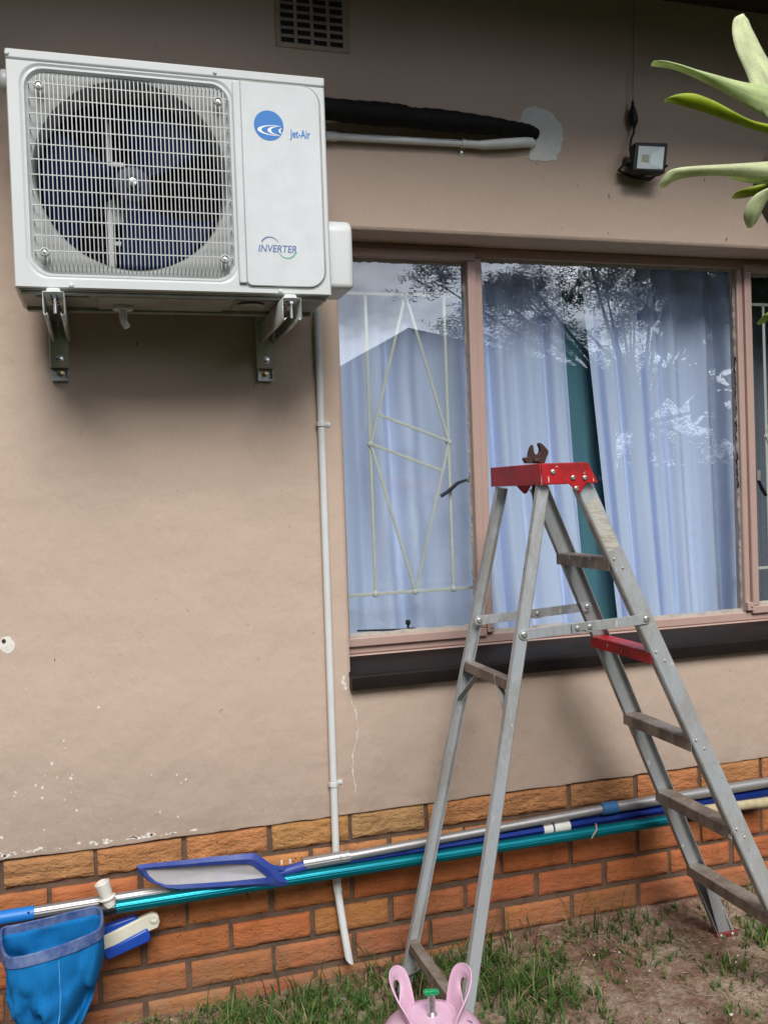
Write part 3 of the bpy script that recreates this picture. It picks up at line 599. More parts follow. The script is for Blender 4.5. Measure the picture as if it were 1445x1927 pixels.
# ------------------------------------------------------------------ air conditioner outdoor unit
AX0, AX1, AZ0, AZ1, AF = 0.124, 0.845, 2.002, 2.527, -0.350
ac = thing('air_conditioner', (0.484, -0.22, AZ0), 'white outdoor air conditioner unit with round grilled fan, mounted high on the wall', 'air conditioner')
CXF, CZF, RF = 0.388, 2.265, 0.214
GR = (0.160, 2.032, 0.614, 2.490)              # grille recess
# front frame, with the recess for the grille and the bell mouth round the fan
def outer_at(a):       # point of the outer rectangle hit by the ray at angle a from fan centre
    c, s = math.cos(a), math.sin(a); ts = []
    if c > 1e-9: ts.append((AX1 - CXF) / c)
    if c < -1e-9: ts.append((AX0 - CXF) / c)
    if s > 1e-9: ts.append((AZ1 - .022 - CZF) / s)
    if s < -1e-9: ts.append((AZ0 - CZF) / s)
    t = min(ts); return (CXF + c * t, CZF + s * t)
rec = rrect(GR[0], GR[1], GR[2], GR[3], 0.045, 10)
dense = []
for i in range(len(rec)):
    p, q_ = rec[i], rec[(i + 1) % len(rec)]; d = math.dist(p, q_); k = max(1, int(d / 0.012))
    for t in range(k): dense.append((p[0] + (q_[0] - p[0]) * t / k, p[1] + (q_[1] - p[1]) * t / k))
crn = [math.atan2(z - CZF, x - CXF) for x, z in ((AX0, AZ0), (AX1, AZ0), (AX1, AZ1 - .022), (AX0, AZ1 - .022))]
angs = [math.atan2(z - CZF, x - CXF) for x, z in dense]
def scaled(pts_, d):       # move outline outwards by d
    cx, cz = (GR[0] + GR[2]) / 2, (GR[1] + GR[3]) / 2; hx, hz = (GR[2] - GR[0]) / 2, (GR[3] - GR[1]) / 2
    return [(cx + (x - cx) * (hx + d) / hx, cz + (z - cz) * (hz + d) / hz) for x, z in pts_]
outs = []
for a in angs:
    best = min(crn, key=lambda c_: abs(c_ - a)); outs.append(outer_at(best if abs(best - a) < 0.02 else a))
f = MB()
ring = lambda pts_, y: [(x, y, z) for x, z in pts_]
circ = lambda r, y: [(CXF + r * math.cos(a), y, CZF + r * math.sin(a)) for a in angs]
f.strip([ring([(x + (-.0 if x > .5 else 0), z) for x, z in outs], AF + .235), ring(outs, AF + .004), ring([(CXF + (x - CXF) * .992, CZF + (z - CZF) * .992) for x, z in outs], AF), ring(scaled(dense, .010), AF), ring(scaled(dense, .007), AF + .002), ring(scaled(dense, .005), AF + .0032), ring(scaled(dense, .003), AF + .002), ring(dense, AF + .002), ring(scaled(dense, -.004), AF + .010)], closed=True)
f.build('front_cover', M['acwhite'], ac, smooth=25)
f = MB(); f.strip([ring(scaled(dense, -.003), AF + .0105), circ(RF + .012, AF + .0105), circ(RF + .004, AF + .013), circ(RF, AF + .020), circ(RF - .002, AF + .10)], closed=True)
f.build('fan_shroud', simple('grey_shroud', (0.34, 0.355, 0.345), 0.5, 0, (0.27, 0.28, 0.27), 8, 0.6), ac, smooth=35)
# top lid with overlapping edge, sides
f = MB(); f.box((AX0 - .0006, AF - .0006, AZ1 - .0212), (AX1 + .0006, AF + .252, AZ1 + .001)); f.build('top_lid', M['acwhite'], ac, bevel=.004, seg=3)
f = MB(); f.box((AX0 + .002, AF + .236, AZ0), (AX1 - .002, AF + .250, AZ1 - .0205)); f.build('rear_panel', M['acwhite'], ac)
# raised right-hand panel with a rounded outer edge, and the vertical step beside the grille
po = rrect(0.640, 2.019, 0.829, 2.500, [.040, .004, .012, .040], 8)
f = MB(); f.prism(po, WALLT(AF + .0005), .0055); f.build('service_panel', M['acpanel'], ac, bevel=.0025, seg=3)
f = MB(); f.prism(rrect(0.6210, 2.024, 0.6395, 2.498, .003, 3), WALLT(AF + .0005), .0080); f.build('panel_ridge', M['acpanel'], ac, bevel=.004, seg=3)
f = MB(); f.prism(rrect(0.636, 2.0145, 0.8335, 2.5045, [.044, .004, .014, .044], 8), WALLT(AF + .0006), .0012); f.build('panel_seam', M['pan'], ac)
# wire grille
f = MB(); wr = .00128; YG = AF - .012
nv = 46
for i in range(nv):
    x = 0.186 + (0.598 - 0.186) * i / (nv - 1); e = 0.0
    d = min(x - .17, .612 - x); e = .020 * max(0, 1 - d / .035) ** 2
    f.tube([(x, AF + .010, 2.476 - e), (x, YG + .004, 2.474 - e), (x, YG, 2.466 - e), (x, YG, 2.060 + e), (x, YG + .004, 2.048 + e), (x, AF + .010, 2.046 + e)], wr, 6)
nh = 12
for j in range(nh):
    z = 2.082 + (2.452 - 2.082) * j / (nh - 1)
    f.tube([(.170, AF + .010, z - .002), (.170, YG + .003, z - .001), (.176, YG + .0028, z), (.602, YG + .0028, z), (.608, YG + .003, z - .001), (.608, AF + .010, z - .002)], wr * 1.05, 6)
grille = f.build('wire_grille', M['acgrille'], ac, smooth=60)
for x, z in ((.192, 2.446), (.586, 2.444), (.190, 2.078), (.588, 2.078)):
    f = MB(); f.lathe([(.0105, YG + .006), (.0100, YG - .002), (.0075, YG - .0045), (.0072, YG - .0005), (.003, YG - .0003)], 18, (x, 0, z), 'Y'); f.build('grille_boss', M['acgrille'], grille, smooth=40)
    f = MB(); f.lathe([(.0042, YG - .001), (.0040, YG - .0030), (.0015, YG - .0034)], 10, (x, 0, z), 'Y'); f.build('screw', M['zinc'], grille, smooth=40)
for x, z in ((.582, 2.516), (.243, 2.009), (.719, 2.009), (.128 + .0, 2.516)):
    f = MB(); f.lathe([(.0052, AF - .0005), (.0050, AF - .0028), (.0030, AF - .0042), (.001, AF - .0042)], 12, (x, 0, z), 'Y'); f.build('screw', M['acwhite'], ac, smooth=40)
# fan: three broad swept blades on a hub
fan = MB(); fan.lathe([(.002, AF + .058), (.018, AF + .058), (.020, AF + .062), (.040, AF + .066), (.046, AF + .075), (.046, AF + .125)], 36, (CXF, 0, CZF), 'Y'); fan = fan.build('fan', M['fanhub'], ac, smooth=40)
f = MB(); f.lathe([(.011, AF + .050), (.009, AF + .046), (.002, AF + .045)], 16, (CXF, 0, CZF), 'Y'); f.build('hub_nut', M['zinc'], fan, smooth=40)
for th in (172, 52, -75):
    f = MB(); rows = []
    for i in range(15):
        r = .042 + (.203 - .042) * i / 14; u = i / 14; half = R(30 + 12 * u); mid = R(th + 16 * u)
        rows.append([(CXF + r * math.cos(mid + half * v), AF + .092 + .026 * v - .012 * (1 - v * v) , CZF + r * math.sin(mid + half * v)) for v in [k / 7 - 1 for k in range(15)]])
    f.strip(rows); f.build('fan_blade', M['fan'], fan, smooth=180, solid=.003)
# motor bracket behind the fan and the condenser coil at the back
f = MB()
f.box((.331, AF + .128, 2.33), (.343, AF + .140, 2.44)); f.box((.331, AF + .128, 2.325), (.372, AF + .140, 2.337)); f.box((.328, AF + .128, 2.06), (.342, AF + .140, 2.29)); f.box((.342, AF + .128, 2.135), (.400, AF + .140, 2.146)); f.box((.342, AF + .130, 2.19), (.378, AF + .142, 2.26))
f.build('motor_bracket', M['acwhite'], ac, bevel=.002)
f = MB(); f.box((AX0 + .01, AF + .19, AZ0 + .01), (.66, AF + .225, AZ1 - .03))
for i in range(20):
    z = 2.03 + .024 * i; f.tube([(AX0 + .012, AF + .186, z), (.655, AF + .186, z)], .004, 6)
f.build('condenser_coil', M['coil'], ac)
f = MB(); f.box((AX0 + .005, AF + .11, AZ0 + .004), (AX1 - .01, AF + .185, AZ0 + .012)); f.box((.655, AF + .03, AZ0 + .01), (.662, AF + .225, AZ1 - .03)); f.build('inner_divider', M['void'], ac)
# base pan with pressed ribs
f = MB(); f.box((AX0 + .006, AF + .010, AZ0 - .003), (AX1 - .006, AF + .246, AZ0 + .003))
pan = f.build('base_pan', M['pan'], ac, bevel=.002)
f = MB(); f.box((AX0 + .010, AF + .020, AZ0 - .010), (AX1 - .010, AF + .032, AZ0 - .0031)); f.box((AX0 + .010, AF + .200, AZ0 - .012), (AX1 - .010, AF + .222, AZ0 - .0031)); f.box((.30, AF + .05, AZ0 - .008), (.60, AF + .19, AZ0 - .0031)); f.box((AX0 + .04, AF + .07, AZ0 - .006), (.28, AF + .11, AZ0 - .0031)); f.box((.62, AF + .06, AZ0 - .007), (.78, AF + .17, AZ0 - .0031))
f.lathe([(.035, -.0125), (.030, -.0130)], 20, (.66, AF + .09, AZ0), 'Z'); f.build('pan_rib', M['pan'], pan, bevel=.004)
f = MB(); dx, dy = .357, -.20
f.lathe([(.024, 1.985), (.024, 1.990), (.022, 1.994), (.010, 1.994)][::-1], 24, (dx, dy, 0), 'Z'); f.tube([(dx, dy, 1.992), (dx, dy, 1.962), (dx + .003, dy - .002, 1.952), (dx + .008, dy - .005, 1.943)], [.011, .009, .009, .008], 14)
f.build('drain_spout', M['pvc'], ac, smooth=40)
# valve cover on the right side, carry handles
f = MB(); f.prism([(-.295, 2.032), (-.150, 2.032), (-.150, 2.185), (-.165, 2.205), (-.280, 2.205), (-.295, 2.185)], Matrix(((0, 0, 1, AX1 + .0005), (1, 0, 0, 0), (0, 1, 0, 0), (0, 0, 0, 1))), .073)
f.build('valve_cover', M['acwhite'], ac, bevel=.026, seg=5)
f = MB(); f.lathe([(.028, AX1), (.028, AX1 + .020), (.018, AX1 + .030)], 24, (0, -.20, 2.475), 'X'); f.build('side_handle', M['acwhite'], ac, smooth=40, bevel=.003)
f = MB(); f.lathe([(.028, AX0), (.028, AX0 - .020), (.018, AX0 - .028)], 24, (0, -.20, 2.545 - .03), 'X'); f.build('side_handle', M['acwhite'], ac, smooth=40, bevel=.003)
# logos
YL = AF - .0052
def decal(name, polys, mat, parent, y=YL, h=.0004):
    f = MB()
    for p in polys: f.prism(p, WALLT(y), h)
    return f.build(name, mat, parent)
def text(name, s, mat, x, z, w, h, y, parent, shear=0.0, bold=0.0):
    cu = bpy.data.curves.new('txt', 'FONT'); cu.body = s; cu.size = 1; cu.extrude = .004; cu.offset = bold; cu.shear = shear
    o = bpy.data.objects.new('txt', cu); C.objects.link(o); bpy.context.view_layer.update()
    me = bpy.data.meshes.new_from_object(o.evaluated_get(bpy.context.evaluated_depsgraph_get())); bpy.data.objects.remove(o); bpy.data.curves.remove(cu)
    xs_ = [v.co.x for v in me.vertices]; ys_ = [v.co.y for v in me.vertices]; sx = w / (max(xs_) - min(xs_)); sy = h / (max(ys_) - min(ys_)); x_, y_ = min(xs_), min(ys_); off = wloc(parent)
    for v in me.vertices: v.co = Vector((x + (v.co.x - x_) * sx, y - .0003 - v.co.z * .05, z + (v.co.y - y_) * sy)) - off
    me.materials.clear(); me.materials.append(mat); me.name = name
    o = bpy.data.objects.new(name, me); C.objects.link(o); o.parent = parent; return o
LC = (.7045, 2.400); LR = .0355
disc = decal('logo_disc', [[(LC[0] + LR * math.cos(t * math.pi / 32), LC[1] + LR * math.sin(t * math.pi / 32)) for t in range(64)]], M['logoblue'], ac)
def crescent(cx, cz, a, b, t0, t1, thick, n=24):
    o_, i_ = [], []
    for k in range(n + 1):
        t = R(t0 + (t1 - t0) * k / n); w_ = thick * math.sin(math.pi * k / n) ** .55
        o_.append((cx + a * math.cos(t), cz + b * math.sin(t))); i_.append((cx + (a - w_) * math.cos(t), cz + (b - w_ * .25) * math.sin(t)))
    return o_ + i_[::-1]
sw = [crescent(.722, 2.389, .045, .0125, 78, 285, .0095), crescent(.733, 2.389, .032, .0110, 85, 270, .0085), crescent(.7385, 2.389, .011, .0070, 95, 265, .0050)]
def clip_disc(poly):       # keep swooshes on the disc
    out = []
    for x, z in poly:
        d = math.dist((x, z), LC)
        if d > LR * .99: x, z = LC[0] + (x - LC[0]) * LR * .99 / d, LC[1] + (z - LC[1]) * LR * .99 / d
        out.append((x, z))
    return out
decal('logo_swoosh', [clip_disc(p) for p in sw], M['logowhite'], disc, YL - .0005)
text('lettering', 'Jet-Air', M['logoblue'], .7545, 2.3690, .050, .0265, YL, ac, 0, .016)
text('lettering', 'INVERTER', M['logopurple'], .6685, 2.100, .093, .0170, YL, ac, .18, .012)
def arc(cx, cz, r, t0, t1, w0, w1, n=24):
    o_, i_ = [], []
    for k in range(n + 1):
        u = k / n; t = R(t0 + (t1 - t0) * u); w_ = w0 + (w1 - w0) * u; o_.append((cx + r * math.cos(t), cz + r * math.sin(t))); i_.append((cx + (r - w_) * math.cos(t), cz + (r - w_) * math.sin(t)))
    return o_ + i_[::-1]
decal('logo_arc', [arc(.6965, 2.1135, .0235, 152, 28, .0038, .0012)], M['logopurple'], ac)
decal('logo_arc', [arc(.7385, 2.108, .0225, 200, 338, .0012, .0040)], M['logogreen'], ac)

# ------------------------------------------------------------------ wall brackets carrying the unit
def bracket(x, label):
    b = thing('wall_bracket', (x, 0, 1.83), label, 'bracket', 'steel brackets under the air conditioner')
    T = Matrix(((1, 0, 0, x), (0, 0, 1, -.385), (0, 1, 0, 1.986), (0, 0, 0, 1)))
    h_, t_ = .022, .0018
    path = [(-h_ + .008, -.046), (-h_ + .004, -.052), (-h_ + .001, -.050), (-h_, -.045), (-h_, -.001), (-h_ + .001, 0), (h_ - .001, 0), (h_, -.001), (h_, -.045), (h_ - .001, -.050), (h_ - .004, -.052), (h_ - .008, -.046)]
    f = MB(); f.strip([[T @ Vector((px_, pz_, 0)) for px_, pz_ in path], [T @ Vector((px_, pz_, .355)) for px_, pz_ in path]]); arm = f.build('arm', M['galv'], b, solid=t_, smooth=30)
    for k in range(7):
        for s in (-.006, .006): MB().box((x + s - .002, -.36 + .04 * k, 1.9828), (x + s + .002, -.345 + .04 * k, 1.9835)).build('arm_slot', M['void'], arm)
    f = MB(); f.prism([(-.017, 0), (.017, 0), (.013, .010), (-.013, .010)], Matrix(((1, 0, 0, x), (0, 0, 1, -.372), (0, 1, 0, 1.9875), (0, 0, 0, 1))), .05); f.build('mounting_pad', M['pvc'], b, bevel=.002)
    f = MB(); f.tube([(x + .002, -.365, 1.982), (x + .002, -.365, 1.942)], .0034, 10); f.lathe([(.0075, 1.976), (.0075, 1.981)], 6, (x + .002, -.365, 0), 'Z'); f.build('bolt', M['zinc'], b, smooth=40)
    f = MB(); f.tube([(x, -.17, 1.982), (x, -.17, 1.950)], .003, 8); f.build('bolt', M['zinc'], b)
    wx = x - .007
    f = MB(); c_ = .0225
    prof = [(-c_, 0), (-c_, -.026), (-c_ + .002, -.028), (c_ - .002, -.028), (c_, -.026), (c_, 0)]
    f.strip([[(wx + a_, y_, 1.868) for a_, y_ in prof], [(wx + a_, y_, 2.10) for a_, y_ in prof]]); rail = f.build('wall_rail', M['galv'], b, solid=t_, smooth=30)
    f = MB(); prof = [(-c_ + .003, -.020), (-c_ + .003, -.003), (c_ - .003, -.003), (c_ - .003, -.020)]
    f.strip([[(wx + a_, y_, 1.836) for a_, y_ in prof], [(wx + a_, y_, 1.8675) for a_, y_ in prof]]); f.box((wx - c_ + .003, -.020, 1.836), (wx + c_ - .003, -.003, 1.839)); f.build('rail_end', M['galv'], b, solid=t_)
    for z_, m_, yy in ((1.890, 'zinc', -.029), (1.856, 'brass', -.005)):
        f = MB(); f.lathe([(.0095, yy), (.0095, yy - .0018), (.0072, yy - .0020), (.0070, yy - .0065), (.004, yy - .0075)], 6 if m_ == 'brass' else 16, (wx + .001, 0, z_), 'Y'); f.build('bolt', M[m_], b, smooth=35)
    return b
bracket(.205, 'left steel bracket under the fan side of the white air conditioner')
bracket(.7385, 'right steel bracket under the logo side, nearest the vertical white conduit')

# ------------------------------------------------------------------ pipes on the wall
RC = .0105
def clip(par, x, z, vertical=True):
    f = MB()
    if vertical:
        f.lathe([(RC + .0012, z - .007), (RC + .0028, z - .006), (RC + .0028, z + .006), (RC + .0012, z + .007)], 18, (x, -.0125, 0), 'Z', caps=False); f.box((x + .012, -.0035, z - .006), (x + .028, -.0005, z + .006))
        f.lathe([(.0035, -.0034), (.003, -.006)], 10, (x + .022, 0, z), 'Y')
    else:
        f.lathe([(RC + .0012, x - .006), (RC + .0028, x - .005), (RC + .0028, x + .005), (RC + .0012, x + .006)], 18, (0, -.0205, z), 'X', caps=False); f.box((x - .006, -.0035, z - .028), (x + .006, -.0005, z - .010))
    f.build('pipe_clip', M['pvc'], par, smooth=40)
    if not vertical:
        f = MB(); f.lathe([(.005, -.004), (.0035, -.009), (.001, -.0095)], 10, (x, 0, z - .020), 'Y'); f.build('clip_screw', M['zinc'], par, smooth=40)
dp = thing('drain_pipe', (.885, 0, .19), 'long white vertical plastic conduit running down the wall beside the window to the grass', 'pipe')
f = MB(); f.tube([(.8845, -.0125, 2.10), (.8845, -.0125, 1.60), (.8835, -.0125, 1.0), (.882, -.0125, .60), (.8815, -.0125, .420)], RC, 18); f.build('pipe', M['pvc'], dp, smooth=50)
f = MB(); f.tube([(.8815, -.0125, .436), (.8815, -.0125, .405), (.8835, -.014, .392)], [RC + .002] * 3, 18); f.tube([(.882, -.0125, .400), (.8905, -.019, .32), (.8935, -.022, .29)], [RC * 1.05, RC * 1.05, RC * 1.05], 18)
f.build('pipe_elbow', M['pvc'], dp, smooth=50)
# slanted open end
f = MB(); a0, b0 = Vector((.8935, -.022, .29)), Vector((.9045, -.031, .200)); dd = (b0 - a0).normalized(); sx_ = Vector((0, -1, 0)).cross(dd).normalized(); sy_ = dd.cross(sx_).normalized()
rg = []
for (cen, rad, cut) in ((a0, RC * 1.04, 0), (b0, RC * 1.04, 1), (b0, RC * .85, 1), (a0, RC * .8, 0)):
    rg.append([cen + sx_ * math.cos(t) * rad + sy_ * math.sin(t) * rad + dd * (cut * (.008 * math.sin(t) + .010 * math.cos(t))) for t in [k * math.pi / 10 for k in range(20)]])
f.strip(rg, closed=True); f.build('cut_end', M['pvc'], dp, smooth=50)
clip(dp, .8840, 1.715); clip(dp, .8815, .699)
hp = thing('condensate_pipe', (1.25, 0, 2.52), 'short white plastic pipe below the black insulated bundle, running into the grey patch', 'pipe')
f = MB(); f.tube([(.86, -.0205, 2.516), (1.0, -.0205, 2.518), (1.34, -.0205, 2.526)], RC, 18); f.build('pipe', M['pvc'], hp, smooth=50)
f = MB(); f.tube([(1.335, -.0205, 2.526), (1.385, -.0205, 2.526), (1.395, -.0215, 2.526), (1.45, -.024, 2.532), (1.52, -.024, 2.541), (1.553, -.018, 2.546), (1.566, 0.0, 2.548), (1.568, .02, 2.548)], [RC + .001, RC + .001, RC + .003, RC + .0045, RC + .0045, RC + .004, RC + .003, RC + .003], 18); f.build('pipe_elbow', M['pvc'], hp, smooth=50)
f = MB(); f.tube([(.925, -.0205, 2.517), (.955, -.0205, 2.5175)], RC + .003, 18); f.build('coupling', M['pvc'], hp, smooth=50); clip(hp, 1.335, 2.526, False)
ib = MB(); pts, rs = [], []
ctrl = [(.80, -.10, 2.560, .026), (.90, -.075, 2.570, .031), (1.0, -.062, 2.573, .034), (1.08, -.058, 2.575, .036), (1.14, -.056, 2.576, .034), (1.16, -.055, 2.573, .030), (1.22, -.054, 2.574, .0335), (1.32, -.050, 2.574, .032), (1.42, -.044, 2.574, .028), (1.50, -.036, 2.575, .022), (1.545, -.026, 2.578, .019), (1.572, -.010, 2.578, .017), (1.580, .02, 2.576, .016)]
for i in range(len(ctrl) - 1):
    for t in range(6):
        u = t / 6; c0, c1 = ctrl[i], ctrl[i + 1]; pts.append(tuple(c0[k] + (c1[k] - c0[k]) * u for k in range(3))); rs.append(c0[3] + (c1[3] - c0[3]) * u + .0012 * math.sin(i * 6 + t * 1.9) + .0015 * noise.noise(Vector((i + u, 2, 2))))
ib.tube(pts, [q_ * .90 for q_ in rs], 20); tag(ib.build('insulated_pipe_bundle', simple('black_pipe_wrap', (0.004, 0.004, 0.004), 0.75, 0, (.008, .008, .008), 40, .8, (60, .8, .005), .2), smooth=60), 'thick black wrapped pipe bundle running from the air conditioner into the wall', 'pipe bundle')

# ------------------------------------------------------------------ floodlight and its cable
fl_ = thing('floodlight', (1.93, 0, 2.46), 'small black square floodlight above the window, hanging from a thin cable', 'floodlight')
YF = -.075
def pq(pxs, y): return [(P(a_, b_, y).x, P(a_, b_, y).z) for a_, b_ in pxs]
f = MB(); f.prism(pq([(1189, 321), (1251, 326), (1257, 269), (1196, 267)], YF), WALLT(YF + .032), .032); body = f.build('housing', M['black'], fl_, bevel=.004)
for k in range(5):
    f = MB(); f.box((1.885 + .018 * k, YF + .0325, 2.475), (1.888 + .018 * k, YF + .045, 2.55)); f.build('cooling_fin', M['black'], body)
f = MB(); f.prism(pq([(1197, 317), (1245, 319), (1249, 277), (1201, 275)], YF), WALLT(YF - .0003), .0015); lens = f.build('lens', M['lens'], fl_)
f = MB(); f.prism(pq([(1206, 305), (1219, 306), (1220, 292), (1207, 291)], YF), WALLT(YF - .0020), .0008); f.build('led_chip', M['led'], lens)
f = MB(); A_, B_ = pq([(1249, 277)], YF)[0], pq([(1245, 319)], YF)[0]; c_ = pq([(1224, 290), (1222, 310)], YF); f.prism([A_, c_[0], c_[1], B_], WALLT(YF - .0019), .0007); f.build('reflector_facet', simple('reflector_facet', (.50, .60, .60), .15), lens)
f = MB(); f.tube([(1.865, -.055, 2.495), (1.845, -.055, 2.495)], [.011, .013], 14); f.tube([(1.850, -.055, 2.495), (1.852, -.01, 2.485), (1.90, -.004, 2.470), (1.96, -.01, 2.462), (1.995, -.055, 2.495)], .004, 8); f.tube([(1.90, -.05, 2.468), (1.92, -.045, 2.453), (1.945, -.045, 2.456)], .004, 8)
f.build('mounting_stirrup', M['black'], fl_, smooth=40)
cb = thing('light_cable', (1.88, 0, 2.55), 'thin cable hanging down the wall to the black floodlight, with a black joint', 'cable')
pts = [P(*p, -.02) for p in ((1192, -40), (1191, 80), (1190, 190))]; pts[0].z = 3.03
f = MB(); f.tube(pts, .0017, 8); f.build('grey_wire', simple('grey_wire', (.22, .22, .22), .6), cb)
f = MB(); k_ = [P(*p, -.02) for p in ((1190, 190), (1190, 198), (1190, 210), (1191, 222), (1192, 232), (1193, 240))]; f.tube(k_, [.004, .0045, .0115, .0145, .012, .004], 14); f.build('cable_joint', M['black'], cb, smooth=50)
f = MB(); f.tube([P(1193, 236, -.02), P(1192, 250, -.022), P(1187, 262, -.025), P(1185, 280, -.03), P(1187, 296, -.035), P(1192, 305, -.04)], .0038, 8); f.build('black_lead', M['black'], cb, smooth=60)

# ------------------------------------------------------------------ step ladder
LX, LY = 1.3804, -0.3592; TH = 0.0108
def L3(s, w_, z): return Vector((LX + math.cos(TH) * s + math.sin(TH) * w_, LY + math.sin(TH) * s - math.cos(TH) * w_, z))
lad = thing('step_ladder', (LX, LY, .14), 'tall worn aluminium stepladder with a red top cap and one red step', 'ladder')
ZG = .145
FT = (.0559, .1315, 1.520); FB = (.6621, .1944, ZG); RT = (-.0532, .1315, 1.520); RB = (-.360, .2078, ZG)
def rail(name, mat, top, bot, sg, depth, flange, lip=0.0, ext=0.0):
    a, b = L3(top[0], sg * top[1], top[2] + ext), L3(bot[0], sg * bot[1], bot[2]); d = (b - a).normalized()
    n_ = Vector((math.cos(TH), math.sin(TH), 0)); n_ = (n_ - d * n_.dot(d)).normalized(); o_ = n_.cross(d).normalized()
    if o_.dot(L3(0, sg, 0) - L3(0, 0, 0)) < 0: o_ = -o_
    h = depth / 2; prof = [(-h + lip, -flange), (-h, -flange), (-h, -.003), (-h + .003, 0), (h - .003, 0), (h, -.003), (h, -flange), (h - lip, -flange)]
    if not lip: prof = prof[1:-1]
    f = MB(); f.strip([[a + n_ * u + o_ * v for u, v in prof], [b + n_ * u + o_ * v for u, v in prof]])
    return f.build(name, mat, lad, solid=.0018), a, b, n_, o_
_, fna, fnb, fnn, fno = rail('front_rail', M['alu'], FT, FB, 1, .047, .022)
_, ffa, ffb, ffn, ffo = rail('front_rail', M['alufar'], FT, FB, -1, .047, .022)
_, rna, rnb, rnn, rno = rail('rear_rail', M['alu'], RT, RB, 1, .028, .020)
_, rfa, rfb, rfn, rfo = rail('rear_rail', M['alu'], RT, RB, -1, .028, .020)
def at_z(a, b, z): t = (z - a.z) / (b.z - a.z); return a.lerp(b, t)
def rivet(par, p, r=.0052, mat='rivet'):
    f = MB(); f.lathe([(r * 1.25, .0), (r * 1.2, -.0012), (r * .95, -.0028), (r * .45, -.0034), (r * .40, -.0020), (.0003, -.0019)], 16, (p.x, p.y, p.z), 'Y'); return f.build('rivet', M[mat], par, smooth=45)
for i, z in enumerate((1.331, 1.090, .856, .615, .372)):
    n_, m_ = at_z(fna, fnb, z), at_z(ffa, ffb, z)
    f = MB(); hw = .0245; prof = [(-hw, -.030), (-hw, -.001), (-hw + .002, 0), (hw - .002, 0), (hw, -.001), (hw, -.022)]
    X_ = Vector((math.cos(TH), math.sin(TH), 0))
    n2, m2 = n_ - fno * .0025, m_ - ffo * .0025
    f.strip([[p_ + X_ * u + Vector((0, 0, v)) for u, v in prof] for p_ in (m2, n2)])
    for g_ in range(1, 6):   # tread grooves
        pass
    st = f.build('step', M['red'] if i == 1 else M['tread'], lad, solid=.0022)
    if i == 1: st['label'] = 'red step among the bare metal ones'
    for g_ in (-.016, -.008, 0, .008, .016):
        pass
    for u in (-.012, .012): rivet(st, n_ + X_ * (u if i else u) + Vector((0, .0 - .001, -.012 - u * 1.0)), .003)
# rear bars with their small diagonal struts
for z in (1.052, .293):
    n_, m_ = at_z(rna, rnb, z), at_z(rfa, rfb, z); n_ = n_ - rno * .003; m_ = m_ - rfo * .003; X_ = Vector((math.cos(TH), math.sin(TH), 0))
    f = MB(); prof = [(-.013, -.024), (-.013, 0), (.013, 0), (.013, -.018)]
    f.strip([[p_ + X_ * u + Vector((0, 0, v)) for u, v in prof] for p_ in (m_, n_)]); rb = f.build('rear_bar', M['tread'], lad, solid=.002)
    for (p0, p1, q0, q1) in ((m_, n_, rfa, rfb), (n_, m_, rna, rnb)):
        s0 = p0.lerp(p1, .27) + Vector((-.004, 0, -.022)); e0 = at_z(q0, q1, z - .105) + Vector((0, .004 if q0 is rna else -.004, 0)); d = (e0 - s0)
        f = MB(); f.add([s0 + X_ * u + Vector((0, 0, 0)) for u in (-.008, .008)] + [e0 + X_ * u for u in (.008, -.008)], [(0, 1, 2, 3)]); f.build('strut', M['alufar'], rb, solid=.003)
# spreaders
def spreader(p0, p1, sg, par=lad):
    f = MB(); d = (p1 - p0); L_ = d.length; d.normalize(); u_ = Vector((-d.z, 0, d.x)); h = .0125; o_ = Vector((0, -1, 0))
    def slab(a, b, hh, y0, t_=.0022):
        g = MB(); e = [(a + (b - a).normalized() * (-h * math.cos(k * math.pi / 6 - math.pi / 2)) * 1 + u_ * hh * math.sin(k * math.pi / 6 - math.pi / 2)) for k in range(7)]
        e2 = [(b + (b - a).normalized() * (h * math.cos(k * math.pi / 6 - math.pi / 2)) - u_ * hh * math.sin(k * math.pi / 6 - math.pi / 2)) for k in range(7)]
        pts_ = [q_ + Vector((0, y0, 0)) for q_ in e + e2]; n = len(pts_)
        g.add(pts_ + [q_ + Vector((0, -t_, 0)) for q_ in pts_], [tuple(range(n)), tuple(range(n, 2 * n))[::-1]] + [(i, (i + 1) % n, n + (i + 1) % n, n + i) for i in range(n)]); return g
    mid = p0.lerp(p1, .44)
    sp_ = slab(p0, mid + d * .02, h, 0).build('spreader', M['alu'], par, bevel=.0006)
    slab(mid - d * .005, p1, h, -.0028).build('spreader_arm', M['alu'], sp_, bevel=.0006)
    c = p0.lerp(p1, .47); g = MB(); hp_ = [c + d * a_ + u_ * b_ for a_, b_ in ((-.033, -.011), (-.030, -.014), (-.007, -.014), (-.004, -.007), (.004, -.007), (.007, -.014), (.030, -.014), (.033, -.011), (.033, .012), (-.033, .012))]
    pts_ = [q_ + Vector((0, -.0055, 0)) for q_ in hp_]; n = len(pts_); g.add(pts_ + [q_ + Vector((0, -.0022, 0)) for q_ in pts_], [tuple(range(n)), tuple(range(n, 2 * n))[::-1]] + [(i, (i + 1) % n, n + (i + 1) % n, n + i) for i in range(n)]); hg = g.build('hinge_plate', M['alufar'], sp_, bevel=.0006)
    for e, yy in ((p0, -.0025), (p1, -.0055)): rivet(sp_, e + Vector((0, yy, 0)), .0070)
    for a_ in (-.017, .017): rivet(sp_, c + d * a_ + Vector((0, -.0080, 0)), .0058, 'galv')
yn = lambda p: p
pa = P(987, 1197, -.535); qa = P(1215, 1168, -.535)
z0_, z1_ = pa.z, qa.z
pA = at_z(rna, rnb, z0_); pB = at_z(fna, fnb, z1_)
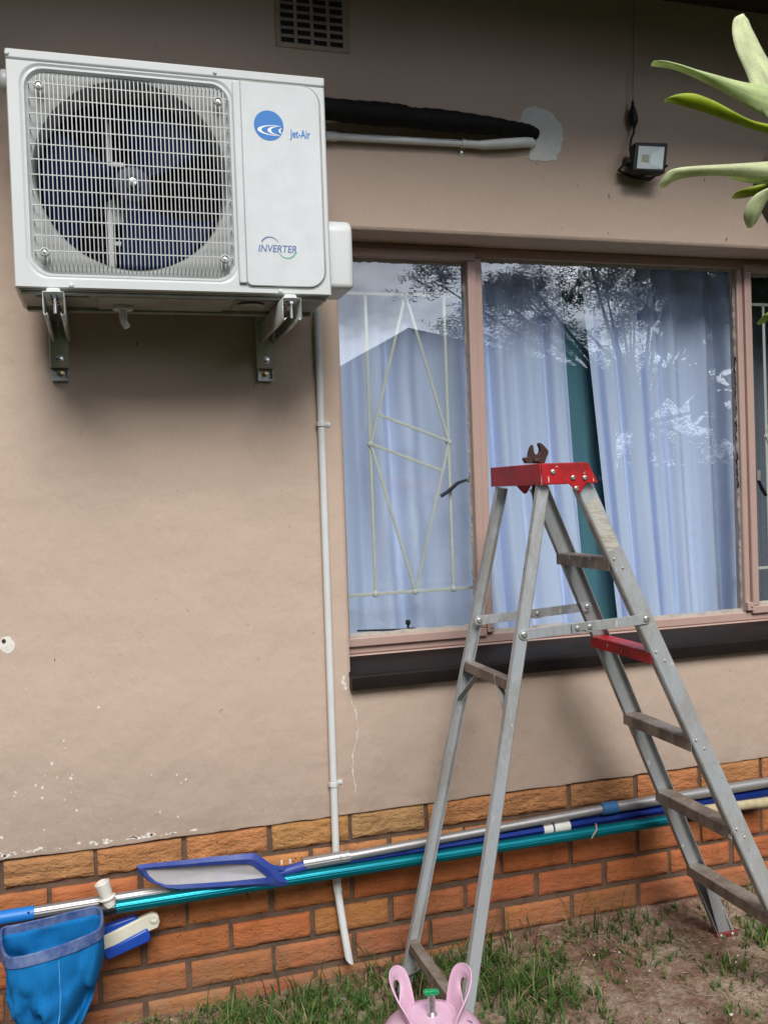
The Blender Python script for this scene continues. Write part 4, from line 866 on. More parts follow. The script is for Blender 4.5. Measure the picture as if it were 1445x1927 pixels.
spreader(Vector((pA.x, pA.y - .003, z0_)), Vector((pB.x, pB.y - .001, z1_)), 1)
pA = at_z(rfa, rfb, z0_); pB = at_z(ffa, ffb, z1_)
spreader(Vector((pA.x + .004, pA.y - .024, z0_)), Vector((pB.x - .002, pB.y - .006, z1_)), -1)
# red top cap
cw = .1515; X_ = Vector((math.cos(TH), math.sin(TH), 0))
side = [(-.0690, 1.575), (.0540, 1.575), (.0590, 1.571), (.0830, 1.526), (.0815, 1.5225), (.050, 1.5225), (.036, 1.503), (.030, 1.499), (.023, 1.503), (.004, 1.5225), (-.0690, 1.5225)]
f = MB()
for sg in (1, -1):
    pts_ = [L3(s, sg * cw, z) for s, z in side]; n = len(pts_); f.add(pts_ + [L3(s, sg * (cw - .004), z) for s, z in side], [tuple(range(n)), tuple(range(n, 2 * n))[::-1]] + [(i, (i + 1) % n, n + (i + 1) % n, n + i) for i in range(n)])
def plate(a, b, c, d, t_):
    n_ = (Vector(b) - Vector(a)).cross(Vector(d) - Vector(a)).normalized() * t_
    f.add([a, b, c, d] + [Vector(p_) - n_ for p_ in (a, b, c, d)], [(0, 1, 2, 3), (7, 6, 5, 4), (0, 4, 5, 1), (1, 5, 6, 2), (2, 6, 7, 3), (3, 7, 4, 0)])
ci = cw - .0042
plate(L3(-.0690, -ci, 1.5225), L3(-.0690, ci, 1.5225), L3(-.0690, ci, 1.5748), L3(-.0690, -ci, 1.5748), -.004)
# top face in strips leaving a slot for tools
for (w0, w1, s0, s1) in ((-ci, -.045, -.0648, .056), (.045, ci, -.0648, .056), (-.045, .045, -.0648, -.046), (-.045, .045, .010, .056)):
    f.box((LX + s0, LY - w1 - s0 * 0, 1.5700), (LX + s1, LY - w0, 1.5745))
cap = f.build('top_cap', M['red'], lad, bevel=.0022, seg=2)
for (a_, b_) in ((1040, 888), (1078, 899), (1100, 899), (1084, 919)):
    p = P(a_, b_, LY - cw - .001); rivet(cap, p, .0056)
f = MB(); rnd = random.Random(4)
for (a_, b_, w_, h_) in ((1032, 902, .0016, .0090), (1116, 903, .0010, .005), (1047, 878, .003, .0012)):
    p = P(a_, b_, LY - cw - .0006); f.prism([(p.x + w_ * math.cos(t * .7) * rnd.uniform(.6, 1.2), p.z + h_ * math.sin(t * .7) * rnd.uniform(.7, 1.1)) for t in range(9)], WALLT(LY - cw - .0004), .0006)
f.build('paint_splash', M['chip'], cap)
# torn label on the near front rail
f = MB(); rows = []
for i in range(30):
    t = i / 29; z = 1.480 - .125 * t; c = at_z(fna, fnb, z); wl_, wr_ = -.019 + .004 * fbm(i * .5, 1), .016 + .007 * fbm(i * .6, 9)
    rows.append([c + fnn * (wl_ + (wr_ - wl_) * k / 4) + fno * (.0013 + .0005 * (k % 2)) for k in range(5)])
f.strip(rows); f.build('torn_label', M['sticker'], lad, solid=.0004)
# feet
for (p, o_) in ((ffb, ffo), (fnb, fno)):
    f = MB(); sgn = 1 if o_.y > 0 else -1
    f.box((p.x - .035, p.y - .022, ZG - .012), (p.x + .045, p.y + .022, ZG + .006)); ft = f.build('foot', M['darkred'], lad, bevel=.004)
    for u in (-.018, .022): rivet(ft, Vector((p.x + u, p.y - .0225, ZG - .001)), .0045)
    f = MB(); q_ = p - (p - (ffa if o_ is ffo else fna)).normalized() * .19
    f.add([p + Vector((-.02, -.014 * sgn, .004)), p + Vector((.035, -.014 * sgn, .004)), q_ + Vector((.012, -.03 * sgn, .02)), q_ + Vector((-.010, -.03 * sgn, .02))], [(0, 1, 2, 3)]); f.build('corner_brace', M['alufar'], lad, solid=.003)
for (p, o_) in ((rnb, rno), (rfb, rfo)):
    f = MB(); f.box((p.x - .018, p.y - .014, ZG - .014), (p.x + .018, p.y + .014, ZG + .012)); f.build('foot', M['black'], lad, bevel=.003)

# ------------------------------------------------------------------ adjustable wrench standing in the cap
wr_ = thing('adjustable_wrench', (1.36, LY, 1.45), 'rusty adjustable wrench standing head up in the red ladder cap', 'wrench')
YW = LY - .02
def zp(a_, b_): return (900 + a_ * .1938, 820 + b_ * .1938)
head = [(455, 268), (430, 225), (440, 212), (480, 205), (484, 165), (495, 125), (512, 90), (520, 92), (526, 120), (530, 160), (545, 183), (575, 181), (592, 155), (590, 120), (576, 88), (580, 68), (600, 74), (625, 95), (652, 125), (668, 150), (668, 172), (655, 205), (640, 245), (635, 270)]
f = MB(); f.prism(pq([zp(*h) for h in head], YW), WALLT(YW + .007), .014); hd = f.build('wrench_head', M['rust'], wr_, bevel=.0018)
kn = P(*zp(548, 243), YW); f = MB(); f.lathe([(.0055, -.008), (.0075, -.007), (.0075, .007), (.0055, .008)], 14, (kn.x, YW - .006, kn.z), 'X'); f.build('adjusting_screw', M['rust'], wr_, smooth=40)
f = MB(); tp = P(*zp(555, 265), YW)
f.prism([(tp.x - .014, 1.570), (tp.x + .016, 1.570), (tp.x + .009, 1.50), (tp.x + .008, 1.40), (tp.x + .004, 1.385), (tp.x - .006, 1.385), (tp.x - .010, 1.40), (tp.x - .011, 1.50)], WALLT(YW + .005), .010); f.build('wrench_handle', M['rust'], wr_, bevel=.002)

# ------------------------------------------------------------------ pool poles hanging along the brick base
def pole(par, name, mat, p0, p1, r, n=20, flutes=0):
    f = MB(); p0, p1 = Vector(p0), Vector(p1); d = (p1 - p0).normalized(); a = d.cross(Vector((0, 0, 1))).normalized(); b = a.cross(d); rings = []
    nn = n if not flutes else flutes * 4
    for p in [p0.lerp(p1, k / 8) for k in range(9)]:
        rings.append([p + (a * math.cos(t) + b * math.sin(t)) * (r * (1 + (.035 * math.cos(flutes * t) if flutes else 0))) for t in [2 * math.pi * j / nn for j in range(nn)]])
    k0 = len(f.v); f.strip(rings, closed=True); f.f.append(tuple(range(k0, k0 + nn))[::-1]); f.f.append(tuple(range(k0 + 8 * nn, k0 + 9 * nn)))
    return f.build(name, mat, par, smooth=50)
pa_ = thing('telescopic_pole', (1.1, -.05, .47), 'pole with bright blue grip at its left end and deep blue right half', 'pole')
line = lambda x: .4785 + (x - 0) * .0125
pole(pa_, 'inner_tube', M['silver'], (.07, -.052, .4795), (.70, -.050, .486), .0150, 24, 12)
pole(pa_, 'outer_tube', M['dblue'], (.66, -.048, .484), (2.75, -.048, .513), .0158, 24, 10)
pole(pa_, 'grip', M['bluegrip'], (-.10, -.052, .4785), (.083, -.052, .4797), .0175)
f = MB(); h_ = P(54, 1718, -.072); f.lathe([(.0028, -.0702), (.0026, -.0706)], 12, (h_.x, 0, h_.z), 'Y'); f.build('grip_hole', M['void'], pa_)
f = MB(); f.tube([(1.505, -.050, .4955), (1.535, -.050, .496)], .0172, 20); f.tube([(1.540, -.050, .4962), (1.592, -.050, .4968)], .0178, 20); f.build('cream_sleeve', M['offwhite'], pa_, bevel=.001, smooth=40)
sk = thing('pool_skimmer', (.55, -.08, .46), 'flat blue framed pool skimmer with grey netting on a silver pole', 'pool skimmer')
out_ = [(256, 1630), (262, 1627), (300, 1623), (350, 1618), (400, 1612), (444, 1608), (475, 1604.6), (485, 1608), (497, 1616), (510.6, 1626), (528, 1644), (545.6, 1662), (533, 1668), (490, 1669), (447, 1671), (395, 1674), (342, 1677), (313, 1672), (281, 1660), (262, 1643)]
inn_ = [(275, 1637), (280, 1636), (310, 1634), (355, 1631), (400, 1628), (440, 1625.5), (466, 1626), (475, 1628), (483, 1634), (491, 1640), (498, 1646), (503.6, 1651), (490, 1653), (465, 1655.5), (431, 1659), (385, 1662), (335, 1665), (312, 1665), (295, 1659), (281, 1648)]
YS = -.098
O_ = [P(a_, b_, YS) for a_, b_ in out_]; I_ = [P(a_, b_, YS - .006) for a_, b_ in inn_]; M_ = [(o + i) / 2 + Vector((0, -.006, 0)) for o, i in zip(O_, I_)]; B_ = [(o + i) / 2 + Vector((0, .012, 0)) for o, i in zip(O_, I_)]
f = MB(); f.strip([[r_[k] for r_ in (B_, O_, M_, I_, B_)] for k in list(range(len(O_))) + [0]]); f.build('skimmer_frame', M['navy'], sk, smooth=35, merge=True)
f = MB(); cen = sum(I_, Vector()) / len(I_); k0 = len(f.v)
rings = [[cen + (p - cen) * s + Vector((0, .004 + .010 * (1 - s * s), 0)) for p in I_] for s in (1.03, .8, .6, .4, .2, .02)]
f.strip(rings, closed=True); f.build('skimmer_net', M['net_grey'], sk, smooth=180)
f = MB(); a0, b0 = P(503, 1650, -.085), P(574, 1629, -.070); f.tube([a0 + Vector((-.03, .008, .0)), a0.lerp(b0, .35), b0], [.010, .013, .0145], 16, ry=1.0); f.tube([P(510, 1632, -.09), a0.lerp(b0, .5)], [.008, .011], 12); f.build('socket', M['navy'], sk, smooth=50)
f = MB()
for a_, b_ in ((530, 1622), (546, 1620)): p = P(a_, b_, -.080); f.tube([p + Vector((0, 0, -.006)), p + Vector((0, 0, .004))], .0035, 10)
f.build('push_button', M['offwhite'], sk)
pole(sk, 'pole_sleeve', M['silver'], P(570, 1626, -.068), P(657, 1611, -.066), .0165, 24, 14)
pole(sk, 'pole', M['silver'], P(652, 1612, -.066), (1.705, -.060, .5345), .0130)
pole(sk, 'thick_tube', M['silver'], (1.70, -.060, .5345), (2.75, -.060, .5485), .0162)
p = P(642, 1613, -.085); rivet(sk, p, .0025)
f = MB(); f.tube([(1.698, -.060, .5345), (1.750, -.060, .5350)], .0185, 20); f.build('collar', simple('faded_blue_collar', (.03, .13, .30), .5), sk, smooth=40, bevel=.002)
nt = thing('pool_net', (.15, -.1, .2), 'blue deep bag pool net on a teal pole, at the bottom left corner', 'pool net')
pole(nt, 'pole', M['teal'], (.268, -.083, .474), (1.93, -.083, .4795), .0162, 24, 14)
f = MB(); f.tube([(.240, -.083, .474), (.270, -.083, .474)], .0180, 18); f.tube([(.268, -.083, .474), (.283, -.083, .474)], .0168, 18); f.build('pole_collar', M['black'], nt, bevel=.001, smooth=40)
loop = [(6, 1754, -.105), (30, 1749, -.103), (60, 1742, -.102), (95, 1734, -.102), (130, 1725, -.102), (160, 1718, -.103), (178, 1714, -.108), (188, 1717, -.125), (192, 1728, -.16), (192, 1742, -.195), (187, 1755, -.225), (172, 1765, -.245), (150, 1774, -.262), (125, 1784, -.275), (95, 1794, -.285), (65, 1803, -.290), (38, 1809, -.285), (20, 1810, -.270), (10, 1802, -.240), (5, 1788, -.195), (3, 1770, -.145)]
Lp = [P(*q_) for q_ in loop]
def closed_interp(pts_, m=4):
    out = []; n = len(pts_)
    for i in range(n):
        p0, p1, p2, p3 = pts_[i - 1], pts_[i], pts_[(i + 1) % n], pts_[(i + 2) % n]
        for k in range(m):
            t = k / m; out.append(.5 * ((2 * p1) + (p2 - p0) * t + (2 * p0 - 5 * p1 + 4 * p2 - p3) * t * t + (3 * p1 - p0 - 3 * p2 + p3) * t ** 3))
    return out
Ls = closed_interp(Lp); cen = sum(Ls, Vector()) / len(Ls)
f = MB(); rg = []
for p in Ls:
    r_ = (p - cen); r_.z = 0; r_.normalize(); rg.append([p + Vector((0, 0, .012)), p + r_ * .004 + Vector((0, 0, .010)), p + r_ * .006 + Vector((0, 0, -.014)), p + r_ * .001 + Vector((0, 0, -.015)), p - r_ * .003 + Vector((0, 0, .010))])
f.strip([r_ + [r_[0]] for r_ in rg + [rg[0]]]); f.build('rim', M['navyworn'], nt, smooth=45, merge=True)
f = MB(); rings = []
for j in range(26):
    t = j / 25; ring_ = []
    for i, p in enumerate(Ls):
        bot = Vector((.125 + .055 * math.cos(6.28 * i / len(Ls) + 1), -.17 + .03 * math.sin(6.28 * i / len(Ls) + 1), .125))
        w_ = t ** 1.7; q_ = p.lerp(Vector((bot.x, bot.y, 0)), w_ * .85); q_.z = p.z - .010 - t * (p.z - .15)
        q_ += Vector((.008, .030, 0)) * fbm(i * .13, t * 3.4, 4) * min(1, t * 4) * (1 + t)
        c_ = Vector((.135, -.19, 0)); r_ = (q_ - c_); r_.z = 0
        q_ += r_.normalized() * (.006 * math.sin(i * .75 + 3 * t) * t + .010 * math.sin(math.pi * min(1, t * 1.2)))
        ring_.append(q_)
    rings.append(ring_)
f.strip(rings, closed=True); f.build('net_bag', M['knit'], nt, smooth=180, solid=.0012)
f = MB(); sm = [P(110, 1812, -.292), P(103, 1825, -.285), P(107, 1838, -.278), P(110, 1860, -.270), P(113, 1885, -.260), P(118, 1910, -.245), P(121, 1935, -.23)]
f.tube([rings[j][54] + (rings[j][54] - Vector((.135, -.17, rings[j][54].z))).normalized() * .0016 for j in range(1, 26)], .0017, 6); f.build('seam', simple('pale_blue_seam', (.05, .30, .62), .8), nt)
br = thing('pool_brush', (.30, -.06, .38), 'cream and blue plastic brush head hanging behind the blue net bag', 'pool brush')
def slab(name, pxs, y, h, mat, par, bev=.003): f = MB(); f.prism(pq(pxs, y), WALLT(y), h); return f.build(name, mat, par, bevel=bev)
slab('brush_arm', [(182, 1772), (180, 1795), (191, 1789), (200, 1781), (297, 1741), (301, 1729), (296, 1716), (286, 1713), (275, 1718), (196, 1757)], -.055, .018, M['cream'], br)
p = P(290, 1728, -.074); f = MB(); f.lathe([(.013, 0), (.012, -.004), (.006, -.005), (.005, -.003)], 22, (p.x, -.0735, p.z), 'Y'); f.build('pivot', M['cream'], br, smooth=40)
slab('brush_body', [(195, 1781), (199, 1794), (206, 1796), (281, 1762), (284, 1754), (277, 1737)], -.045, .034, M['royal'], br, .005)
slab('brush_body', [(186, 1757), (184, 1743), (250, 1718), (261, 1720), (262, 1727)], -.040, .026, M['royal'], br, .004)
f = MB(); c0 = P(208, 1704, -.085); ax = (P(192, 1660, -.085) - c0); ln = ax.length; ax.normalize(); rot = ax.to_track_quat('Z', 'Y').to_matrix().to_4x4(); rot.translation = c0
g_ = MB(); g_.lathe([(.0155, 0), (.0165, .020), (.0215, .021), (.0215, .0235), (.0160, .026), (.0190, ln * .98), (.0172, ln), (.0160, ln - .004), (.0140, .030)], 26); g_.v = [rot @ v for v in g_.v]
g_.v = [v + Vector((0, 0, .0016 * noise.noise(v * 70))) for v in g_.v]; g_.build('swivel_cup', M['offwhite'], br, smooth=40)
tag(MB().prism(pq([(228, 1703), (262, 1689), (300, 1683), (345, 1677), (330, 1684), (260, 1697)], -.066), WALLT(-.066), .004).build('plastic_strip', M['offwhite'], bevel=.001), 'narrow off-white plastic strip wedged between silver pole and teal pole', 'strip')
f = MB(); f.tube([(2.03, -.060, .487), (2.10, -.060, .484), (2.20, -.060, .481), (2.298, -.060, .479), (2.306, -.060, .479)], [.0155, .0165, .0155, .0165, .013], 18); tag(f.build('plastic_pipe', M['stick'], smooth=50), 'mossy cream pipe end below the deep blue pole, right of the ladder', 'pipe')
for (x, lab) in ((1.671, 'bent wire hook gripping the teal pole between the ladder legs'), ):
    hk = [P(1112, 1579, -.09), P(1113, 1577, -.103), P(1118, 1568, -.104), P(1122, 1562, -.100), P(1121, 1552, -.08), P(1119, 1548, -.03), P(1119, 1550, .02)]
    tag(MB().tube(hk, .0026, 8).build('wall_hook', simple('wire_hook', (.36, .30, .24), .6), smooth=50), lab, 'hook')
for x in (.62, 2.45):
    f = MB(); f.tube([(x, .02, .452), (x, -.02, .452), (x, -.075, .448), (x, -.104, .452), (x, -.108, .470)], .003, 8); tag(f.build('wall_hook', M['rust'], smooth=50), 'wire hook carrying the poles ' + ('under the flat skimmer' if x < 1 else 'at the far right end'), 'hook')

# ------------------------------------------------------------------ refrigerant cylinder
BX, BY, BZ = .888, -.80, .132
gb = thing('gas_cylinder', (BX, BY, BZ), 'pink refrigerant cylinder with two loop handles and green valve knob, below the ladder', 'gas cylinder')
f = MB(); Rb = .118
prof = [(.085, 0), (.105, .006), (Rb, .03), (Rb, .235), (Rb * .985, .255), (Rb * .93, .278), (Rb * .82, .300), (Rb * .66, .316), (Rb * .48, .325), (.044, .3275), (.040, .3268), (.018, .3275), (.004, .328)]
f.lathe(prof, 48, (BX, BY, BZ)); f.build('cylinder_body', M['pink'], gb, smooth=50)
f = MB(); f.lathe([(.0465, .3262), (.0470, .3285), (.0445, .3290), (.0435, .3275)], 40, (BX, BY, BZ), caps=False); f.build('valve_plate', M['pink'], gb, smooth=60)
f = MB(); f.lathe([(.013, .326), (.0095, .333), (.0075, .336), (.0078, .362), (.0070, .364), (.0070, .370), (.004, .371)], 16, (BX, BY, BZ)); f.build('valve_stem', M['zinc'], gb, smooth=40)
f = MB(); kp = [(-.0165, -.0035), (-.0165, .0045), (-.010, .0065), (-.004, .0045), (0, .0050), (.004, .0045), (.010, .0030), (.0165, .0015), (.0165, -.0060), (.010, -.0075), (0, -.0060), (-.010, -.0060)]
f.prism(kp, Matrix(((1, 0, 0, BX), (0, 0, -1, BY + .006), (0, 1, 0, BZ + .3735), (0, 0, 0, 1))), .012); f.build('valve_knob', M['green'], gb, bevel=.0028, seg=3)
for sg in (-1, 1):
    outl = [(-.058, -.014), (-.050, .006), (-.047, .020), (-.041, .033), (-.030, .048), (-.015, .063), (.002, .075), (.018, .083), (.034, .084), (.046, .078), (.053, .066), (.056, .045), (.057, .02), (.058, 0), (.062, -.014)]
    hole = [(-.008, .019), (-.016, .028), (-.019, .038), (-.012, .048), (-.002, .056), (.010, .062), (.022, .065), (.032, .061), (.037, .052), (.036, .042), (.030, .032), (.022, .025), (.012, .019), (.004, .016), (-.002, .016)]
    ra = .060
    hc = (.010, .041); hole = [(hc[0] + (a_ - hc[0]) * .86, hc[1] + (b_ - hc[1]) * .86) for a_, b_ in hole]
    def mp3(s, h, off=0.0):
        a = s * 1.06 / ra; rr_ = ra + off + .024 * max(0, (h - .005) / .075) ** 1.2
        v = Vector((sg * rr_ * math.cos(a), rr_ * math.sin(a), 0)); v.rotate(Matrix.Rotation(R(-16), 3, 'Z'))
        return v + Vector((BX, BY, BZ + .3265 + h - .006 * (abs(s) / .05)))
    f = MB(); rings = []
    sw = 1
    for u, off in ((0, .0012), (.12, .0036), (.5, 0), (.88, .0030), (1, .001)):
        rings.append([mp3(o[0] + (h[0] - o[0]) * u, o[1] + (h[1] - o[1]) * u, off) for o, h in zip(outl, hole)])
    f.strip(rings, closed=True); f.build('handle', M['pink'], gb, smooth=60, solid=.0038, sub=2)
f = MB(); rnd = random.Random(8)
for _ in range(26):
    a = rnd.choice([rnd.uniform(185, 245), rnd.uniform(300, 350)]); k = rnd.uniform(.62, .95)
    for u in (0, .028, .056)[:rnd.randint(1, 3)]:
        i = next(i for i in range(len(prof) - 1) if prof[i + 1][0] <= Rb * (k - u) and prof[i][1] > .2)
        t = (prof[i][0] - Rb * (k - u)) / max(1e-6, prof[i][0] - prof[i + 1][0]); z = prof[i][1] + (prof[i + 1][1] - prof[i][1]) * t
        c = Vector((BX + Rb * (k - u) * math.cos(R(a)), BY + Rb * (k - u) * math.sin(R(a)), BZ + z + .0008)); n_ = Vector((math.cos(R(a)) * .7, math.sin(R(a)) * .7, .75)).normalized(); t1 = n_.cross(Vector((0, 0, 1))).normalized(); t2 = n_.cross(t1)
        f.add([c + t1 * .0030, c + t2 * .0024 + t1 * .001, c - t1 * .0026, c - t2 * .0020], [(0, 1, 2, 3)])
f.build('printed_marks', simple('grey_mauve_print', (.22, .15, .24), .5), gb, solid=.0006)

# ------------------------------------------------------------------ staghorn fern fronds (foreground, right)
YFN = -1.62
fern = thing('staghorn_fern', P(1560, 330, YFN), 'pale green staghorn fern fronds reaching in from the right, close to the camera', 'fern', )
def frond(pts_, col, yoff, label=None, bend=.03):
    """pts_: (upper px, lower px) pairs from tip to base"""
    f = MB(); cols = []; rows = []; n = len(pts_)
    for i, (u_, l_) in enumerate(pts_):
        t = i / (n - 1); yy = YFN + yoff + bend * (1 - t) ** 2 - .0
        a, b = P(u_[0], u_[1], yy), P(l_[0], l_[1], yy + .006)
        rows.append([a.lerp(b, k / 8) + Vector((0, -.004 * math.sin(math.pi * k / 8), 0)) for k in range(9)])
    fine = []
    for i in range(n - 1):
        for k in range(8):
            t = k / 8; p0, p1, p2, p3 = rows[max(i - 1, 0)], rows[i], rows[i + 1], rows[min(i + 2, n - 1)]
            fine.append([.5 * ((2 * p1[j]) + (p2[j] - p0[j]) * t + (2 * p0[j] - 5 * p1[j] + 4 * p2[j] - p3[j]) * t * t + (3 * p1[j] - p0[j] - 3 * p2[j] + p3[j]) * t ** 3) for j in range(9)])
    fine.append(rows[-1]); f.strip(fine)
    nf = len(f.f)
    for q_ in range(nf):
        r_, k = divmod(q_, 8); s = .88 + .22 * noise.noise(Vector((r_ * .11, k * .5, yoff * 50))) + .10 * noise.noise(Vector((r_ * .9, k * 3.1, yoff * 20))) + (.10 if k == 4 else 0)
        tip = max(0, 1 - r_ / (len(fine) * .10)) * .25
        cols.append(tuple(min(.9, c * s + tip * c2_) for c, c2_ in zip(col, (.5, .45, .5))) + (1,))
    o = f.build('frond', M['leafy'], fern, colors=cols, smooth=180, solid=.0009)
    if label: o['label'] = label
z2 = lambda a_, b_: (1200 + a_ * .3219, b_ * .3217)
pal = (.66, .78, .38); bright = (.80, .86, .52)
frond([(z2(75, 378), z2(75, 386)), (z2(95, 358), z2(120, 391)), (z2(150, 356), z2(190, 402)), (z2(240, 376), z2(270, 428)), (z2(340, 408), z2(380, 478)), (z2(450, 438), z2(490, 535)), (z2(560, 468), z2(600, 600)), (z2(655, 488), z2(690, 655)), (z2(760, 500), z2(800, 720)), (z2(950, 520), z2(960, 860))], pal, 0)
frond([(z2(590, 90), z2(612, 92)), (z2(560, 110), z2(640, 115)), (z2(549, 160), z2(660, 160)), (z2(556, 230), z2(690, 220)), (z2(580, 310), z2(720, 280)), (z2(620, 400), z2(760, 350)), (z2(648, 470), z2(820, 430)), (z2(690, 600), z2(900, 520)), (z2(850, 800), z2(960, 640))], bright, .004, None, .015)
frond([(z2(150, 590), z2(152, 600)), (z2(180, 570), z2(190, 600)), (z2(240, 550), z2(260, 620)), (z2(320, 547), z2(350, 645)), (z2(400, 572), z2(430, 672)), (z2(480, 610), z2(510, 700)), (z2(560, 655), z2(590, 728)), (z2(650, 700), z2(670, 757)), (z2(760, 728), z2(760, 780)), (z2(950, 760), z2(950, 850))], (.42, .52, .03), -.03, 'yellow-green frond below the widest pale one')
frond([(z2(113, 1092), z2(125, 1104)), (z2(140, 1045), z2(165, 1088)), (z2(180, 1000), z2(215, 1055)), (z2(240, 982), z2(280, 1038)), (z2(340, 972), z2(380, 1028)), (z2(460, 965), z2(490, 1028)), (z2(600, 957), z2(620, 1035)), (z2(760, 945), z2(760, 1045)), (z2(950, 930), z2(950, 1060))], bright, -.05)
frond([(z2(528, 1028), z2(530, 1042)), (z2(600, 1030), z2(610, 1062)), (z2(680, 1030), z2(690, 1072)), (z2(760, 1030), z2(760, 1072)), (z2(950, 1030), z2(950, 1080))], pal, -.03)
frond([(z2(545, 1155), z2(550, 1163)), (z2(580, 1120), z2(610, 1158)), (z2(650, 1095), z2(680, 1142)), (z2(760, 1072), z2(760, 1105)), (z2(950, 1040), z2(950, 1090))], (.38, .46, .05), -.01)
frond([(z2(640, 1334), z2(658, 1334)), (z2(622, 1300), z2(690, 1300)), (z2(616, 1255), z2(715, 1250)), (z2(640, 1190), z2(745, 1190)), (z2(690, 1135), z2(790, 1130)), (z2(760, 1100), z2(850, 1090)), (z2(900, 1040), z2(950, 1080))], bright, -.07)
frond([(z2(693, 1893), z2(700, 1899)), (z2(720, 1860), z2(740, 1888)), (z2(760, 1825), z2(762, 1875)), (z2(900, 1740), z2(900, 1820))], (.36, .50, .12), -.02)
f = MB(); c = P(1580, 330, YFN - .02); f.lathe([(.02, -.09), (.075, -.06), (.10, 0), (.075, .06), (.02, .09)], 20, (c.x, c.y, c.z)); f.v = [v + Vector((1, 1, 1)) * .012 * noise.noise(v * 25) for v in f.v]; f.build('root_mound', M['bark'], fern, smooth=180)
f = MB(); f.tube([(c.x + .17, c.y, 0), (c.x + .16, c.y, 1.5), (c.x + .20, c.y - .02, 2.6), (c.x + .28, c.y - .10, 3.6)], [.075, .065, .055, .04], 14); tag(f.build('tree_trunk', M['bark'], smooth=60), 'slim bark-covered trunk carrying the staghorn fern, just outside the picture on the right', 'tree trunk')

# ------------------------------------------------------------------ what the window mirrors: the garden behind the camera, plus added sky-blocking trees
def MP(px, py, L):      # point at y=-L whose mirror image shows at photo pixel (px,py)
    p = P(px, py, 2 * (FY + .018) + L); return Vector((p.x, -L, p.z))
LN = 11.5
A = MP(768, 616, LN); Lf = MP(688, 648, LN); Lf2 = MP(600, 715, LN); Rt = MP(905, 655, LN); Rt2 = MP(1200, 715, LN)
nh_ = thing('neighbour_house', (A.x, -LN - 2, .1), 'low gabled house across the garden, mirrored in the window panes', 'house')
f = MB(); zlo = Lf2.z
for (p, q_) in ((Lf2, A), (A, Rt2)):
    f.add([p, q_, q_ + Vector((0, -7, 0)), p + Vector((0, -7, 0))] + [v - Vector((0, 0, .12)) for v in (p, q_, q_ + Vector((0, -7, 0)), p + Vector((0, -7, 0)))], [(0, 1, 2, 3), (7, 6, 5, 4), (0, 4, 5, 1), (3, 2, 6, 7), (0, 3, 7, 4), (1, 5, 6, 2)])
f.build('roof', M['roof'], nh_)
f = MB(); f.add([(Lf2.x + .3, -LN - .3, 0), (Rt2.x - .3, -LN - .3, 0), (Rt2.x - .3, -LN - .3, zlo), (A.x, -LN - .3, A.z - .15), (Lf2.x + .3, -LN - .3, zlo)], [(0, 1, 2, 3, 4)]); f.box((Lf2.x + .3, -LN - 6.5, 0), (Rt2.x - .3, -LN - .31, zlo - .1)); f.build('wall', M['neigh'], nh_)
f = MB(); f.box((-9, -9.2, 0), (12, -9.0, 1.75)); tag(f.build('boundary_wall', M['neigh'], bevel=.02), 'plain boundary wall across the garden behind the camera', 'wall')
def garden_tree(name, label, tx, ty, th, clumps, nleaf, seed, leaf=.055, branches=()):
    rn = random.Random(seed); root = thing(name, (tx, ty, .1), label, 'tree')
    f = MB(); f.tube([(tx, ty, .05), (tx + .05, ty, th * .5), (tx + .12, ty, th)], [.13, .11, .08], 12)
    for (b0, b1) in branches: f.tube([b0, b0.lerp(b1, .5) + Vector((rn.uniform(-.1, .1), 0, .05)), b1], [.032, .020, .008], 8)
    for c in clumps: e = Vector(c[0]); f.tube([(tx + .12, ty, th), Vector((tx, ty, th)).lerp(e, .5) + Vector((0, 0, .1)), e], [.030, .016, .006], 8)
    f.build('trunk', M['bark'], root, smooth=60)
    f = MB(); cols = []; tw = sum(c[2] for c in clumps)
    for c in clumps:
        for _ in range(int(nleaf * c[2] / tw / 7)):
            while True:
                u = Vector((rn.uniform(-1, 1), rn.uniform(-1, 1), rn.uniform(-1, 1)))
                if u.length < 1: break
            o = Vector(c[0]) + Vector((u.x * c[1][0], u.y * c[1][1], u.z * c[1][2]))
            if noise.noise(o * 1.6) < -.12: continue
            d = Vector((rn.uniform(-1, 1), rn.uniform(-1, 1), rn.uniform(-.9, .3))).normalized(); sd_ = d.cross(Vector((0, 0, 1))).normalized(); g_ = rn.uniform(.5, 1.2)
            for k in range(7):
                b = o + d * leaf * .55 * k; s = 1 if k % 2 else -1; e = b + (sd_ * s + d * .5 + Vector((0, 0, rn.uniform(-.4, .4)))).normalized() * leaf; w_ = d * leaf * .16
                f.add([b - w_, b + w_, e + w_ * .6, e - w_ * .6], [(0, 1, 2, 3)]); cols.append((.040 * g_, .075 * g_, .022 * g_, 1))
    f.build('crown', M['tree'], root, colors=cols)
T = 5.6
cl = []
for (px, py, rx, rz, wgt) in ((830, 520, .36, .22, 1.4), (880, 585, .22, .26, .7), (960, 520, .45, .18, 1.7), (1040, 560, .40, .22, .8), (1130, 530, .45, .20, 1.5), (1290, 540, .48, .22, 1.6), (1400, 600, .38, .36, 1.2), (1230, 640, .45, .35, .9), (1330, 720, .36, .36, .8), (1250, 790, .36, .25, .6), (1010, 640, .30, .25, .35), (950, 620, .22, .2, .25), (1160, 840, .25, .15, .2), (1060, 470, 1.1, .2, 1.5), (1300, 440, .8, .3, 1.4)):
    c = MP(px, py, T); cl.append(((c.x, -T + random.uniform(-.6, .6), c.z), (rx, .7, rz), wgt))
rq = random.Random(31)
